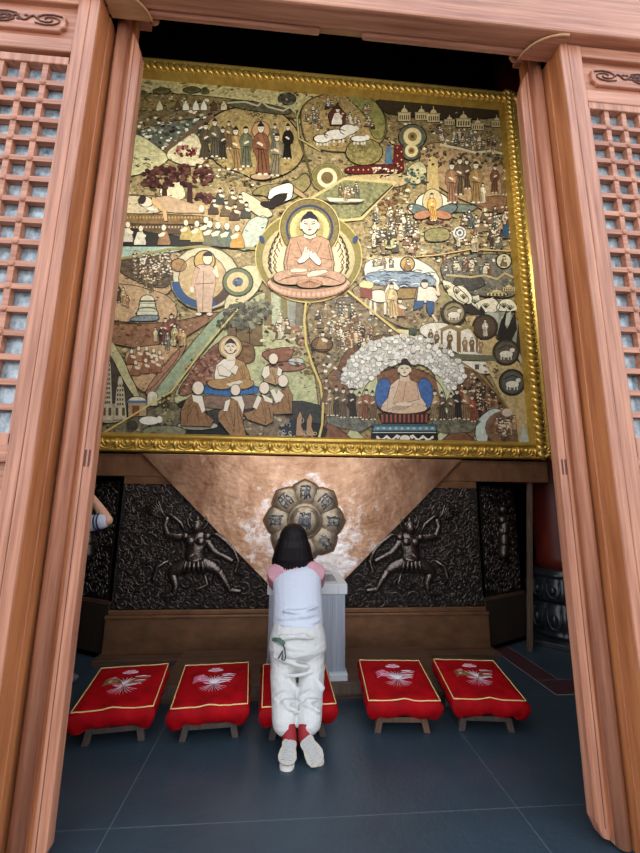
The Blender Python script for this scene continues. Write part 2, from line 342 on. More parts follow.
def open_leaf(name, s, edge):
    """leaf swung inwards, seen edge-on: round pivot stile, stepped edge, panelled face behind; s=-1 left leaf"""
    root = setting(name, (edge+s*.08, 2.0, 0)); X = lambda u: edge+s*u
    def bx(b, u0, u1, y0, y1, z0, z1): b.box(min(X(u0), X(u1)), max(X(u0), X(u1)), y0, y1, z0, z1)
    zt, zb = 4.24, .035
    b = MB(); n = 14; vs = []
    pf = []
    for k in range(n+1):
        a = math.pi*k/n; pf.append((.117-.033*math.cos(a), 1.968-.036*math.sin(a)))
    b.prism([Vector((X(u), y, zb-.02)) for u, y in pf+[(.15, 2.04), (.084, 2.04)]], (0, 0, 4.36-zb+.02)); o = b.build('pivot_stile', M['wood_v'], root, merge=True)
    for p in o.data.polygons: p.use_smooth = abs(p.normal.z) < .5 and p.normal.y < -.05
    b = MB(); bx(b, .056, .088, 1.985, 2.04, zb, 4.36); b.build('groove_strip', M['wood_orange'], root, bevel=.004)
    c, hh = .05, .085                                            # inner stile with cut corners at head and foot
    pts = [(.062, zb), (.03, zb+.01), (0, zb+hh*.9), (0, zt-.16), (.03, zt-.06), (.062, zt)]
    b = MB(); b.prism([Vector((X(u), 1.962, z)) for u, z in pts], (0, .06, 0)); st = b.build('inner_stile', M['wood_v'], root, bevel=.006)
    b = MB(); bx(b, .040, .0425, 1.9605, 1.963, zb+.05, zt-.05); b.build('bead_line', M['wood_groove'], st)
    b = MB()
    for u in (.012, .030): bx(b, u, u+.009, 1.9608, 1.964, 1.655, 1.735)
    b.build('mortise_wedge', M['wood_groove'], st)
    # the leaf itself, running back into the hall, turned a little past square
    d = Vector((s*.50, .866, 0)) if s < 0 else Vector((.66, .751, 0)); nrm = Vector((d.y*-s, d.x*s, 0)); o0 = Vector((X(.075), 2.02, 0))
    T = Matrix((( d.x, -s*d.y, 0, o0.x), (d.y, s*d.x, 0, o0.y), (0, 0, 1, 0), (0, 0, 0, 1)))
    b = MB()
    for (a0, a1, z0, z1) in ((0, .09, zb, zt), (.86, .95, zb, zt), (.09, .86, zt-.1, zt), (.09, .86, 3.83, 3.92), (.09, .86, 1.62, 1.75), (.09, .86, .75, .85), (.09, .86, zb, .16)): b.box(a0, a1, -.03, .03, z0, z1, M=T)
    b.build('leaf_frame', M['wood_v'], root)
    b = MB(); b.box(.09, .86, -.012, .012, .16, 1.62, M=T); b.box(.09, .86, -.012, .012, 3.92, zt-.1, M=T); b.build('panel', M['wood_v'], root)
    b = MB()
    for i in range(1, 7): b.box(.09+.11*i-.014, .09+.11*i+.014, -.025, .025, 1.75, 3.83, M=T)
    for j in range(1, 18): b.box(.09, .86, -.024, .024, 1.75+.1156*j-.014, 1.75+.1156*j+.014, M=T)
    b.build('lattice', M['wood_v'], root)
    return root
open_leaf('door_2', -1, -.9245)
open_leaf('door_3', 1, 1.4105)

# ------------------------------------------------------------------ altar base below the mural
AY = 4.277
altar = thing('altar_base', 'dark bronze altar front with copper V panel beneath the gilt framed mural', 'altar', (XC, AY, 0))
HW = 1.915
def foot(hw0, hw1, y0, ys, z0, z1, b=None, bk=5.1):
    """octagonal altar plan: front, two receding sides"""
    b = b or MB(); k = .665; pl = [(-hw0-k, y0+.363), (-hw0, y0), (hw0, y0), (hw0+k, y0+.363), (hw0+k, bk), (-hw0-k, bk)]
    b.prism([Vector((XC+x, y, z0)) for x, y in pl], (0, 0, z1-z0)); return b
def front(hw, y, z0, z1):
    b = MB(); b.box(XC-hw, XC+hw, y, AY+.05, z0, z1); return b
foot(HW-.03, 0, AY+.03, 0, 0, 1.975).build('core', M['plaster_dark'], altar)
front(HW+.035, AY-.155, 0, .055).build('footing', M['dark_wood'], altar, bevel=.006)
front(HW, AY-.03, .055, .375).build('plinth', M['brown_metal'], altar, bevel=.006)
front(HW+.006, AY-.042, .375, .405).build('moulding', M['brown_metal'], altar, bevel=.008)
front(HW-.02, AY-.02, .405, .45).build('moulding', M['brown_metal'], altar, bevel=.008)
b = MB(); b.box(XC-2.72, XC+2.725, AY-.01, AY+.45, 1.745, 1.978); b.build('ledge', M['ledge'], altar, bevel=.006)
for s in (-1, 1):
    b = MB(); b.box(min(XC+s*1.88, XC+s*1.2), max(XC+s*1.88, XC+s*1.2), AY-.005, AY+.02, 1.665, 1.745); b.build('top_rail', M['brown_metal'], altar, bevel=.005)
def vhalf(z): return 1.72-(1.985-z)/.958
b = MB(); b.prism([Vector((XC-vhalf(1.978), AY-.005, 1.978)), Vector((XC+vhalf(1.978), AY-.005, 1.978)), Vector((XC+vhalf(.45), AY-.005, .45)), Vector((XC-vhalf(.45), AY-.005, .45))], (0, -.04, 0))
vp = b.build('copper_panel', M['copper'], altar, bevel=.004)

def scrolls(b, inside, x0, x1, z0, z1, place, n, rmin, rmax, avoid=()):
    """pack curling tendrils into a panel; place(u,v)->Vector on its face"""
    got = []
    for tr in range(n*40):
        r = random.uniform(rmin, rmax)*(1 if tr < n*20 else .6); u = random.uniform(x0, x1); v = random.uniform(z0, z1)
        if not inside(u, v, r*.6): continue
        if any((u-a)**2+(v-c)**2 < (.82*(r+q))**2 for a, c, q in got): continue
        if any((u-a)**2+(v-c)**2 < (r*.4+q)**2 for a, c, q in avoid): continue
        got.append((u, v, r)); a0 = random.uniform(0, 6.28); sg = random.choice((-1, 1)); pts = []
        for k in range(15):
            a = a0+sg*k*.52; q = r*(1-.058*k); pts.append(place(u+q*math.cos(a), v+q*math.sin(a)))
        b.tube(pts, [.0125*(1.1-.045*k)*(r/.07)**.5 for k in range(15)], 6)
        if random.random() < .7: b.ball(place(u, v), r*.22, 7, 5)
        for k in range(3):
            a = a0+random.uniform(0, 6.28); p0 = (u+r*math.cos(a), v+r*math.sin(a)); p1 = (u+1.45*r*math.cos(a+.35), v+1.45*r*math.sin(a+.35)); p2 = (u+1.7*r*math.cos(a+.75), v+1.7*r*math.sin(a+.75))
            if inside(p2[0], p2[1], 0): b.tube([place(*p0), place(*p1), place(*p2)], [.008, .012, .003], 5)
        if len(got) >= n: break
for s in (-1, 1):
    lo, hi = .46, 1.66
    def inside(u, v, mgn): return u < 1.86-mgn and v > lo+mgn*.8 and v < hi-mgn*.8 and u > max(.06, vhalf(v)+.03)+mgn
    pts = [(vhalf(lo)+.0, lo), (1.88, lo), (1.88, hi), (vhalf(hi), hi)]
    b = MB(); b.prism([Vector((XC+s*u, AY+.012, v)) for u, v in pts], (0, -.012, 0)); rp_ = b.build('relief_panel', M['bronze_flat'], altar)
    P = lambda u, v: Vector((XC+s*u, AY-.003, v))
    b = MB(); scrolls(b, inside, .1, 1.86, lo, hi, P, 300, .035, .085); b.build('scrollwork', M['bronze'], rp_)
    # dancing guardian in relief: torso, flexed legs, raised arms, halo, ribbons
    b = MB(); cx, cz = 1.10, 1.0
    G = lambda x, z, y=-.03: Vector((XC+s*(cx+.86*x), AY+y, cz+.86*z))
    fl = Vector((0, 1, 0))
    b.limb([G(.0, -.10), G(.01, .02), G(-.01, .13), G(-.01, .19)], [(.06, .115), (.06, .095), (.06, .12), (.045, .08)], 14, up=fl)
    b.ball(G(0, .29, -.055), (.062, .06, .075)); b.tube([G(.12*math.cos(a), .36+.12*math.sin(a)) for a in [k*.42 for k in range(15)]], .011, 6, closed=True)
    b.limb([G(-.06, -.13), G(-.20, -.17), G(-.27, -.21)], [(.05, .075), (.045, .06), (.04, .045)], up=fl); b.limb([G(-.27, -.21), G(-.36, -.33), G(-.42, -.43)], [(.035, .045), (.03, .035), (.025, .028)], up=fl); b.limb([G(-.42, -.43), G(-.53, -.44)], [(.025, .03), (.02, .02)], up=fl)
    b.limb([G(.07, -.13), G(.22, -.20), G(.26, -.23)], [(.05, .08), (.045, .065), (.04, .05)], up=fl); b.limb([G(.26, -.23), G(.20, -.36), G(.21, -.47)], [(.035, .05), (.03, .035), (.025, .028)], up=fl); b.limb([G(.21, -.47), G(.33, -.49)], [(.025, .03), (.02, .02)], up=fl)
    b.limb([G(.10, .16), G(.24, .17), G(.33, .19)], [(.04, .045), (.035, .04), (.03, .035)], up=fl); b.limb([G(.33, .19), G(.38, .30), G(.36, .37)], [(.03, .034), (.025, .028), (.03, .035)], up=fl)
    b.limb([G(-.10, .15), G(-.19, .03), G(-.25, -.02)], [(.04, .045), (.035, .04), (.03, .035)], up=fl); b.limb([G(-.25, -.02), G(-.34, -.06), G(-.42, -.10)], [(.03, .034), (.025, .028), (.03, .03)], up=fl)
    for k in range(7): a = .35+.14*k; b.tube([G(.36, .37), G(.40+.10*math.cos(a), .38+.10*math.sin(a)), G(.40+.30*math.cos(a+.1), .36+.26*math.sin(a+.1))], [.012, .016, .004], 6)
    rib = lambda P0: b.tube([G(*p) for p in P0], [.012]+[.024]*(len(P0)-2)+[.006], 6)
    rib([(-.12, .2), (-.22, .20), (-.34, .12), (-.44, .02), (-.50, -.10), (-.46, -.22), (-.56, -.30)]); rib([(.12, .2), (.2, .33), (.32, .42), (.42, .43)])
    rib([(-.10, -.22), (-.16, -.36), (-.04, -.42), (.06, -.36)]); rib([(.30, -.10), (.42, -.16), (.46, -.30), (.40, -.38)])
    b.ball(G(0, .37, -.045), (.02, .02, .04)); b.ball(G(-.05, .32, -.06), .025, 8, 5); b.ball(G(.05, .32, -.06), .025, 8, 5)
    b.tube([G(.0, -.02, -.085), G(.07, -.06, -.08), G(.09, -.11, -.07)], .014, 6); b.tube([G(-.10, -.07, -.07), G(0, -.10, -.085), G(.10, -.07, -.07)], .018, 6)
    for k in range(5): b.tube([G(-.09+.045*k, -.10, -.085), G(-.11+.055*k, -.19, -.075), G(-.10+.05*k, -.24, -.05)], [.016, .024, .008], 6)
    for sx in (-1, 1): b.ball(G(sx*.055, .12, -.085), (.05, .03, .045), 10, 6); b.ball(G(sx*.125, .175, -.05), (.045, .04, .04), 10, 6); b.tube([G(sx*.05, .335, -.05), G(sx*.10, .39, -.04), G(sx*.085, .46, -.03)], [.014, .012, .004], 6)
    for sx in (-1, 1): b.tube([G(sx*.03, .30, -.115), G(sx*.06, .31, -.10)], .008, 5)
    b.ball(G(0, .27, -.115), (.014, .02, .018), 8, 5)
    b.build('guardian_figure', M['bronze_polished'], rp_)
    # receding side face
    a0 = Vector((XC+s*(HW-.03), AY+.03, 0)); a1 = Vector((XC+s*(HW+.635), AY+.393, 0)); dv = (a1-a0).normalized(); nv = Vector((dv.y*s, -dv.x*s, 0)); L = (a1-a0).length
    Q = lambda u, v: a0+dv*u+nv*.008+Vector((0, 0, v))
    b = MB(); b.prism([Q(.06, .52), Q(L-.03, .52), Q(L-.03, 1.70), Q(.06, 1.70)], nv*-.02); sp_ = b.build('side_relief_panel', M['bronze_flat'], altar)
    b = MB(); scrolls(b, lambda u, v, mg: .08+mg < u < L-.05-mg and .54+mg < v < 1.69-mg, .05, L, .5, 1.7, Q, 90, .035, .075)
    for k in range(3):
        c = .36+.02*k; z0 = .95+.12*k; b.limb([Q(c, z0)+nv*.03, Q(c+.03, z0+.10)+nv*.03], [(.05, .07), (.05, .06)], 10); b.ball(Q(c+.02, z0+.25)+nv*.03, .05)
    b.build('scrollwork', M['bronze'], sp_)
    b = MB(); b.prism([Q(0, .50), Q(L, .50), Q(L, .525), Q(0, .525)], nv*.02); b.build('side_rail', M['dark_wood'], altar)
    b = MB(); b.prism([Q(0, .06)+nv*.01, Q(L, .06)+nv*.01, Q(L, .50)+nv*.01, Q(0, .50)+nv*.01], nv*.025); b.build('side_board', M['side_wood'], altar)
# wooden step in front
b = MB(); b.box(XC-1.12, XC+1.14, 3.366, AY-.16, 0, .07); st = b
root = thing('kneeling_step', 'low brown wooden step running along the foot of the altar behind the stools', 'step', (XC, 3.7, 0))
b = MB(); b.box(XC-1.12, XC+1.14, 3.372, AY-.16, .03, .13); b.build('tread', M['dark_wood'], root, bevel=.006)
b = MB(); b.box(XC-1.10, XC+1.12, 3.40, AY-.17, 0, .03); b.build('base_board', M['dark_wood'], root)
b = MB(); b.box(XC-1.12, XC+1.14, 3.366, 3.3725, .05, .125); b.build('riser', M['post_wood'], root)

# ------------------------------------------------------------------ lotus medallion on the copper panel
MC = atY(305, 513, AY-.045); MC = Vector((XC-.012, AY-.048, 1.315))
med = thing('lotus_medallion', 'round brass lotus medallion with eight inscribed petals on the copper panel', 'medallion', MC)
def glyph(b, c, ax, ay, h, seed, y):
    """abstract upright letter strokes inside a petal"""
    rg = random.Random(seed)
    def P(u, v): q = c+ax*u+ay*v; return Vector((q.x, y, q.z))
    for u in (-.5, -.15, .2, .52):
        u += rg.uniform(-.08, .08); t0 = rg.uniform(-.9, -.4); t1 = rg.uniform(.3, .95); cv = rg.uniform(-.22, .22)
        b.tube([P(u*h, t0*h), P((u+cv)*h, (t0+t1)/2*h), P(u*h, t1*h)], .0105, 6)
    for v in (.75, .2, -.35): b.tube([P(-.55*h, v*h), P(0, (v+rg.uniform(-.15, .15))*h), P(.55*h, v*h)], .009, 6)
    b.tube([P(.1*h+.25*h*math.cos(a), -.3*h+.25*h*math.sin(a)) for a in [k*.6 for k in range(9)]], .007, 6)
RO, RI = .30, .165
for k in range(8):
    a = math.pi/2+k*math.pi/4; ay = Vector((math.cos(a), 0, math.sin(a))); ax = Vector((math.sin(a), 0, -math.cos(a)))
    prof = [(.13, .06), (.16, .115), (.21, .148), (.27, .158), (.32, .150), (.365, .118), (.395, .065), (.425, 0)]
    lp = [(u, r) for r, u in prof]+[(-u, r) for r, u in prof[::-1][1:]]
    b = MB(); pc = .27
    rings = []
    for sc, y in ((1, 0), (.97, -.03), (.86, -.052), (.55, -.068), (.2, -.074)):
        rings.append([MC+ax*(u*sc)+ay*(pc+(r-pc)*sc)+Vector((0, y-.002*(k % 2), 0)) for u, r in lp])
    n = len(lp); vs = [v for r in rings for v in r]; fs = []
    for i in range(4):
        for j in range(n): fs.append((i*n+j, i*n+(j+1) % n, (i+1)*n+(j+1) % n, (i+1)*n+j))
    fs.append(tuple(4*n+j for j in range(n))); b.mesh(vs, fs, smooth=True); pt = b.build('petal', M['medallion'], med)
    b = MB(); b.tube([MC+ax*u*.99+ay*(pc+(r-pc)*.99)+Vector((0, -.03, 0)) for u, r in lp], .008, 6); b.build('petal_rim', M['brown_metal'], pt)
    b = MB(); glyph(b, MC+ay*.285, ax, ay, .085, k+3, MC.y-.070); b.build('inscription', M['glyph'], pt)
b = MB(); vs = []
prof = [(.178, 0), (.178, -.075), (.165, -.09), (.150, -.085), (.148, -.095), (.10, -.112), (.05, -.118), (.001, -.12)]
fs = []; n = len(prof); sg = 40
for k in range(sg):
    t = 2*math.pi*k/sg
    for r, y in prof: vs.append(MC+Vector((r*math.cos(t), y, r*math.sin(t))))
for k in range(sg):
    for i in range(n-1): fs.append((k*n+i, k*n+i+1, ((k+1) % sg)*n+i+1, ((k+1) % sg)*n+i))
b.mesh(vs, fs, smooth=True); cen = b.build('centre_boss', M['medallion'], med)
b = MB(); glyph(b, MC, Vector((1, 0, 0)), Vector((0, 0, 1)), .10, 42, MC.y-.116); glyph(b, MC+Vector((.01, 0, -.01)), Vector((1, 0, 0)), Vector((0, 0, 1)), .085, 43, MC.y-.114)
b.tube([MC+Vector((x, -.108, z)) for x, z in ((-.085, .095), (.085, .095), (.085, -.095), (-.085, -.095))], .004, 5, closed=True); b.build('inscription', M['glyph'], cen)

# ------------------------------------------------------------------ the great mural in its gilt frame
YP = 4.335
mural = thing('framed_mural', 'huge Buddhist story mural in an ornate gilt frame above the altar', 'mural', (XC, 4.34, 1.985))
OX, Z0, Z1, BW, FW_ = 2.77, 1.996, 7.02, .18, .05
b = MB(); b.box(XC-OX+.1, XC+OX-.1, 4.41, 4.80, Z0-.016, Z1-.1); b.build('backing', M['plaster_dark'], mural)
def rail(p0, p1, out):
    """p0,p1: outer-edge ends seen from the front; out: unit vector pointing outwards"""
    p0 = Vector(p0); p1 = Vector(p1); out = Vector(out); t = (p1-p0).normalized(); L = (p1-p0).length; inn = -out
    F = lambda a, w_, h: p0+t*a+inn*w_+Vector((0, -h, 0))
    b = MB(); D = .10
    prof = [(0, -.10), (0, .03), (.02, .045), (.05, .03), (.085, .028), (.125, .032), (.145, .045), (BW, .04), (BW, -.10)]
    vs = []; n = len(prof)
    for a0 in (0, 1):
        for w_, h in prof: vs.append(F(w_ if a0 == 0 else L-w_, w_, h))
    b.mesh(vs, [(i, (i+1) % n, n+(i+1) % n, n+i) for i in range(n)]); r = b.build('frame_rail', M['gold'], mural)
    b = MB(); vs = []                                            # sloping flat fillet down to the picture
    for (a, w_, h) in ((BW, BW, .035), (L-BW, BW, .035), (L-BW-FW_, BW+FW_, -.085), (BW+FW_, BW+FW_, -.085)): vs.append(F(a, w_, h))
    b.mesh(vs, [(0, 1, 2, 3)]); vs2 = [F(a, w_, h) for a, w_, h in ((BW+FW_-.012, BW+FW_-.012, -.06), (L-BW-FW_+.012, BW+FW_-.012, -.06), (L-BW-FW_+.012, BW+FW_-.012, -.09), (BW+FW_-.012, BW+FW_-.012, -.09))]
    b.build('fillet', M['gold_flat'], r)
    b = MB(); k = int((L-.1)/.19); st = L/k
    if out.z < 0:                                                # lower rail: acanthus scales with beads
        for i in range(k):
            a = (i+.5)*st; pts = []
            for q in range(15): th = math.pi*q/14; pts.append(F(a+.088*math.cos(th), .125-.095*math.sin(th), .034))
            b.tube(pts, .013, 6); b.ball(F(a, .10, .03), .026, 10, 6)
            pts = [F(a+.05*math.cos(th), .125-.06*math.sin(th), .036) for th in [math.pi*q/10 for q in range(11)]]; b.tube(pts, .008, 6)
            b.tube([F(a+st/2, .135, .03), F(a+st/2, .09, .05), F(a+st/2, .03, .04)], [.012, .028, .006], 8)
            for sg in (-1, 1): b.tube([F(a+st/2+sg*.012, .13, .03), F(a+st/2+sg*.035, .10, .045), F(a+st/2+sg*.03, .06, .04)], [.006, .014, .004], 6)
        b.tube([F(.0, .012, .03), F(L, .012, .03)], .016, 8); b.tube([F(BW*.8, .155, .036), F(L-BW*.8, .155, .036)], .014, 8)
    else:                                                        # other rails: outer lip, beaded arches, twisted gadroon rope
        b.tube([F(.0, .010, .03), F(L, .010, .03)], .018, 8)
        m_ = int(L/.12)
        for i in range(m_):
            a = (i+.5)*L/m_; b.tube([F(a+.05*math.cos(th), .075-.045*math.sin(th), .03) for th in [math.pi*q/10 for q in range(11)]], .010, 6); b.ball(F(a, .062, .03), .022, 9, 6)
        m_ = int(L/.078)
        for i in range(m_):
            a = (i+.5)*L/m_; b.tube([F(a-.045, .082, .02), F(a-.03, .10, .05), F(a, .13, .066), F(a+.03, .16, .05), F(a+.045, .18, .02)], [.008, .024, .030, .024, .008], 9)
    b.build('moulding', M['gold'], r)
    return r
rail((XC-OX, YP-.06, Z0), (XC+OX, YP-.06, Z0), (0, 0, -1)); rail((XC-OX, YP-.06, Z1), (XC+OX, YP-.06, Z1), (0, 0, 1))
rail((XC-OX, YP-.06, Z0), (XC-OX, YP-.06, Z1), (-1, 0, 0)); rail((XC+OX, YP-.06, Z0), (XC+OX, YP-.06, Z1), (1, 0, 0))
for sx in (-1, 1):
    for z, sz in ((Z0, -1), (Z1, 1)):
        b = MB(); c = Vector((XC+sx*(OX-.085), YP-.10, z-sz*.085))
        for k in range(8):
            a = k*math.pi/4; d = Vector((math.cos(a), 0, math.sin(a))); b.tube([c+d*.02, c+d*.055+Vector((0, -.025, 0)), c+d*.082], [.012, .022, .006], 7)
        b.ball(c, .03); b.build('corner_flower', M['gold'], mural)

class Paint(MB):
    """coloured low relief drawn on the plane of the mural; coordinates are measured on its face"""
    def pt(s, x, y, d): return atY(x, y, YP)+Vector((0, -d, 0))
    def poly(s, pts, col, lv=4, busy=.45, th=.004, line=None, lw=.6):
        if th == .004 and lv < 13 and 4 <= len(pts) < 18 and max(q[0] for q in pts)-min(q[0] for q in pts) > 20:
            for q_ in (.22, .25):                                # round off the corners
                pts = [(a[0]*(1-k)+c[0]*k, a[1]*(1-k)+c[1]*k) for a, c in zip(pts, list(pts[1:])+[pts[0]]) for k in (q_, 1-q_)]
        if line is not None:
            cx = sum(p[0] for p in pts)/len(pts); cy = sum(p[1] for p in pts)/len(pts); R = max(math.hypot(p[0]-cx, p[1]-cy) for p in pts)+.01; k = 1+lw/R*1.3
            s.poly([(cx+(p[0]-cx)*k, cy+(p[1]-cy)*k) for p in pts], line, lv-.5, .2, th)
        if line is None and th == .004 and lv < 13 and max(q[0] for q in pts)-min(q[0] for q in pts) > 14: s.line(list(pts)+[pts[0]], .75, tuple(v*.4 for v in col), lv+.7)
        d = lv*.0016+random.random()*.0005; c = (*lin(col), busy); n = len(pts)
        top = [s.pt(x, y, d) for x, y in pts]
        if th: s.mesh(top+[p+Vector((0, th, 0)) for p in top], [tuple(range(n))]+[(i, (i+1) % n, n+(i+1) % n, n+i) for i in range(n)], col=c)
        else: s.face(top, c)
    def ell(s, cx, cy, rx, ry, col, lv=4, busy=.3, rot=0, n=18, line=None, lw=.6, a0=0, a1=6.2832, th=.004):
        c_, s_ = math.cos(rot), math.sin(rot); full = a1-a0 > 6.2
        P = []
        for k in range(n if full else n+1):
            a = a0+(a1-a0)*k/n; u, v = rx*math.cos(a), ry*math.sin(a); P.append((cx+u*c_-v*s_, cy+u*s_+v*c_))
        s.poly(P, col, lv, busy, th, line, lw)
    def ring(s, cx, cy, r0, r1, col, lv=6, ys=1, a0=0, a1=6.2832, busy=.2, n=36):
        for k in range(n):
            a, c = a0+(a1-a0)*k/n, a0+(a1-a0)*(k+1)/n
            s.poly([(cx+r0*math.cos(a), cy+r0*ys*math.sin(a)), (cx+r1*math.cos(a), cy+r1*ys*math.sin(a)), (cx+r1*math.cos(c), cy+r1*ys*math.sin(c)), (cx+r0*math.cos(c), cy+r0*ys*math.sin(c))], col, lv, busy, 0)
    def line(s, pts, w_, col, lv=7, busy=.2):
        for (x0, y0), (x1, y1) in zip(pts[:-1], pts[1:]):
            dx, dy = x1-x0, y1-y0; L = math.hypot(dx, dy) or 1; nx, ny = -dy/L*w_/2, dx/L*w_/2; ex, ey = dx/L*w_*.25, dy/L*w_*.25
            s.poly([(x0+nx-ex, y0+ny-ey), (x1+nx+ex, y1+ny+ey), (x1-nx+ex, y1-ny+ey), (x0-nx-ex, y0-ny-ey)], col, lv, busy, .003)
SKIN, INK = (226, 212, 186), (44, 36, 30)
ROBES = [(140, 116, 84), (112, 94, 70), (100, 104, 92), (170, 148, 114), (78, 68, 56), (126, 88, 66), (190, 176, 144), (88, 92, 92), (206, 198, 174), (60, 52, 44), (120, 104, 80)]
FLECK = [(60, 48, 38), (86, 70, 50), (40, 34, 30), (120, 100, 70), (196, 182, 142), (226, 216, 190), (150, 130, 90), (108, 62, 48), (112, 120, 104), (234, 228, 210)]
def fig(p, x, y0, y1, robe, lv=12, halo=None, arms=True, hair=True):
    h = y1-y0; w_ = h*random.uniform(.14, .165); jx = random.uniform(-.06, .06)*h; dk = tuple(v*.5 for v in robe); lt = tuple(min(255, int(v*1.22)) for v in robe); s = random.choice((-1, 1))
    body = [(x-w_*.35, y0+h*.2), (x+w_*.35, y0+h*.2), (x+w_*.85, y0+h*.27), (x+w_*1.15, y0+h*.42), (x+w_*.95, y0+h*.54), (x+w_*.7+jx, y0+h*.6), (x+w_*.8+jx, y0+h*.8), (x+w_*1.0+jx, y1-h*.03), (x+jx, y1-h*.015), (x-w_*.9+jx, y1-h*.05), (x-w_*.7+jx, y0+h*.78), (x-w_*.72, y0+h*.6), (x-w_*1.0, y0+h*.55), (x-w_*1.1, y0+h*.4), (x-w_*.8, y0+h*.27)]
    if halo: p.ell(x, y0+h*.1, h*.13, h*.13, halo, lv-1, .1, n=12)
    p.poly(body, robe, lv, .45, .003, INK, .6)
    p.poly([(x-s*w_*.3, y0+h*.22), (x+s*w_*.1, y0+h*.22), (x+s*w_*.75, y0+h*.5), (x+s*w_*.3, y0+h*.58)], lt, lv+.6, .3, 0)
    if h > 14:
        for k in range(3 if h > 24 else 2):
            u = (-.45+.45*k)*w_; p.line([(x+u*.6, y0+h*.5), (x+u+jx*.6, y0+h*.72), (x+u*1.2+jx, y1-h*.05)], max(.35, h*.016), dk, lv+.9)
        p.line([(x-w_*.7, y0+h*.5), (x+w_*.7, y0+h*.53)], max(.35, h*.018), dk, lv+1)
    if arms: p.poly([(x-w_*.6*s, y0+h*.40), (x-w_*.3*s, y0+h*.37), (x+w_*.3*s, y0+h*.42), (x+w_*.2*s, y0+h*.47)], SKIN, lv+1.3, .1, 0)
    p.ell(x, y0+h*.115, h*.06, h*.085, SKIN, lv+1, .1, n=10, line=INK, lw=.4)
    if hair:
        p.ell(x, y0+h*.085, h*.066, h*.07, (46, 38, 34), lv+1.6, .1, n=8, a0=math.pi, a1=2*math.pi, th=0)
        if random.random() < .6: p.ell(x, y0+h*.015, h*.03, h*.03, (46, 38, 34), lv+1.5, .1, n=7, th=0)
    if h > 24: p.line([(x-h*.03, y0+h*.115), (x-h*.012, y0+h*.115)], .4, INK, lv+2); p.line([(x+h*.012, y0+h*.115), (x+h*.03, y0+h*.115)], .4, INK, lv+2)
    for q in (-1, 1): p.ell(x+q*w_*.4+jx, y1-h*.005, w_*.3, h*.025, SKIN, lv+.8, .1, n=6, th=0)
def kneel(p, x, y, h, robe, s=1, lv=12, bald=False, halo=None):
    w_ = h*.3
    if halo: p.ell(x+s*w_*.1, y-h*.86, h*.2, h*.2, halo, lv-1, .1, n=12)
    p.poly([(x-w_*.5, y-h*.66), (x+w_*.4, y-h*.7), (x+w_*.75*1, y-h*.4), (x+w_*1.0, y-h*.12), (x+w_*.9, y), (x-w_*1.1, y), (x-w_*1.1, y-h*.16), (x-w_*.8, y-h*.4)], robe, lv, .45, .003, INK, .5)
    p.poly([(x-s*w_*.2, y-h*.6), (x+s*w_*.3, y-h*.62), (x+s*w_*1.05, y-h*.5), (x+s*w_*.9, y-h*.38), (x+s*w_*.1, y-h*.42)], SKIN, lv+1, .1, 0)
    p.ell(x+s*w_*.1, y-h*.85, h*.115, h*.15, SKIN, lv+1, .1, n=10, line=INK, lw=.4)
    if not bald: p.ell(x+s*w_*.05, y-h*.88, h*.125, h*.13, (46, 38, 34), lv+1.6, .1, n=8, a0=math.pi, a1=2*math.pi, th=0)
def inpoly(x, y, P):
    c = False; n = len(P)
    for i in range(n):
        (x0, y0), (x1, y1) = P[i], P[i-1]
        if (y0 > y) != (y1 > y) and x < (x1-x0)*(y-y0)/(y1-y0)+x0: c = not c
    return c
def scatter(P, n):
    x0, x1 = min(q[0] for q in P), max(q[0] for q in P); y0, y1 = min(q[1] for q in P), max(q[1] for q in P); k = 0
    for _ in range(n*30):
        x, y = random.uniform(x0, x1), random.uniform(y0, y1)
        if inpoly(x, y, P):
            yield x, y; k += 1
            if k >= n: return
def flecks(p, P, n, cols=FLECK, sz=(1.0, 3.4), lv=5.5, flat=.6):
    for x, y in scatter(P, n):
        r = random.uniform(*sz); a = random.uniform(-.5, .5); k = random.randint(5, 7); c = random.choice(cols)
        Q = []
        for i in range(k):
            t = 6.283*i/k; q = r*random.uniform(.55, 1.15); u, v = q*math.cos(t), q*flat*math.sin(t); Q.append((x+u*math.cos(a)-v*math.sin(a), y+u*math.sin(a)+v*math.cos(a)))
        p.poly(Q, c, lv+random.random()*1.5, .3, 0)
def crowd(p, P, n, h, robes=ROBES, halo=.2, lv=11, kn=.45):
    n = int(n*1.5)
    for x, y in sorted(scatter(P, n), key=lambda q: q[1]):
        lv += .02; hh = h*random.uniform(.85, 1.15); hl = (196, 176, 120) if random.random() < halo else None
        if random.random() < kn: kneel(p, x, y+hh*.3, hh*.7, random.choice(robes), random.choice((-1, 1)), lv, random.random() < .3, hl)
        else: fig(p, x, y-hh*.5, y+hh*.5, random.choice(robes), lv, hl)
def canopy(p, cx, cy, rx, ry, n, cols, r=(1.5, 3), lv=9, dome=False):
    for k in range(n):
        a = random.uniform(0, 6.283) if not dome else random.uniform(math.pi, 2*math.pi); q = math.sqrt(random.random()); s = random.uniform(*r)
        p.ell(cx+rx*q*math.cos(a), cy+ry*q*math.sin(a), s, s*.8, random.choice(cols), lv+random.random()*2.5, .35, random.uniform(-.5, .5), n=8, th=.005)
def curls(p, P, n, col, r=(2, 4), lv=9):
    for x, y in scatter(P, n):
        q = random.uniform(*r); a = random.uniform(0, 6.28); sg = random.choice((-1, 1))
        p.line([(x+q*(1-.11*k)*math.cos(a+sg*k*.75), y+q*(1-.11*k)*math.sin(a+sg*k*.75)) for k in range(8)], .55, col, lv)

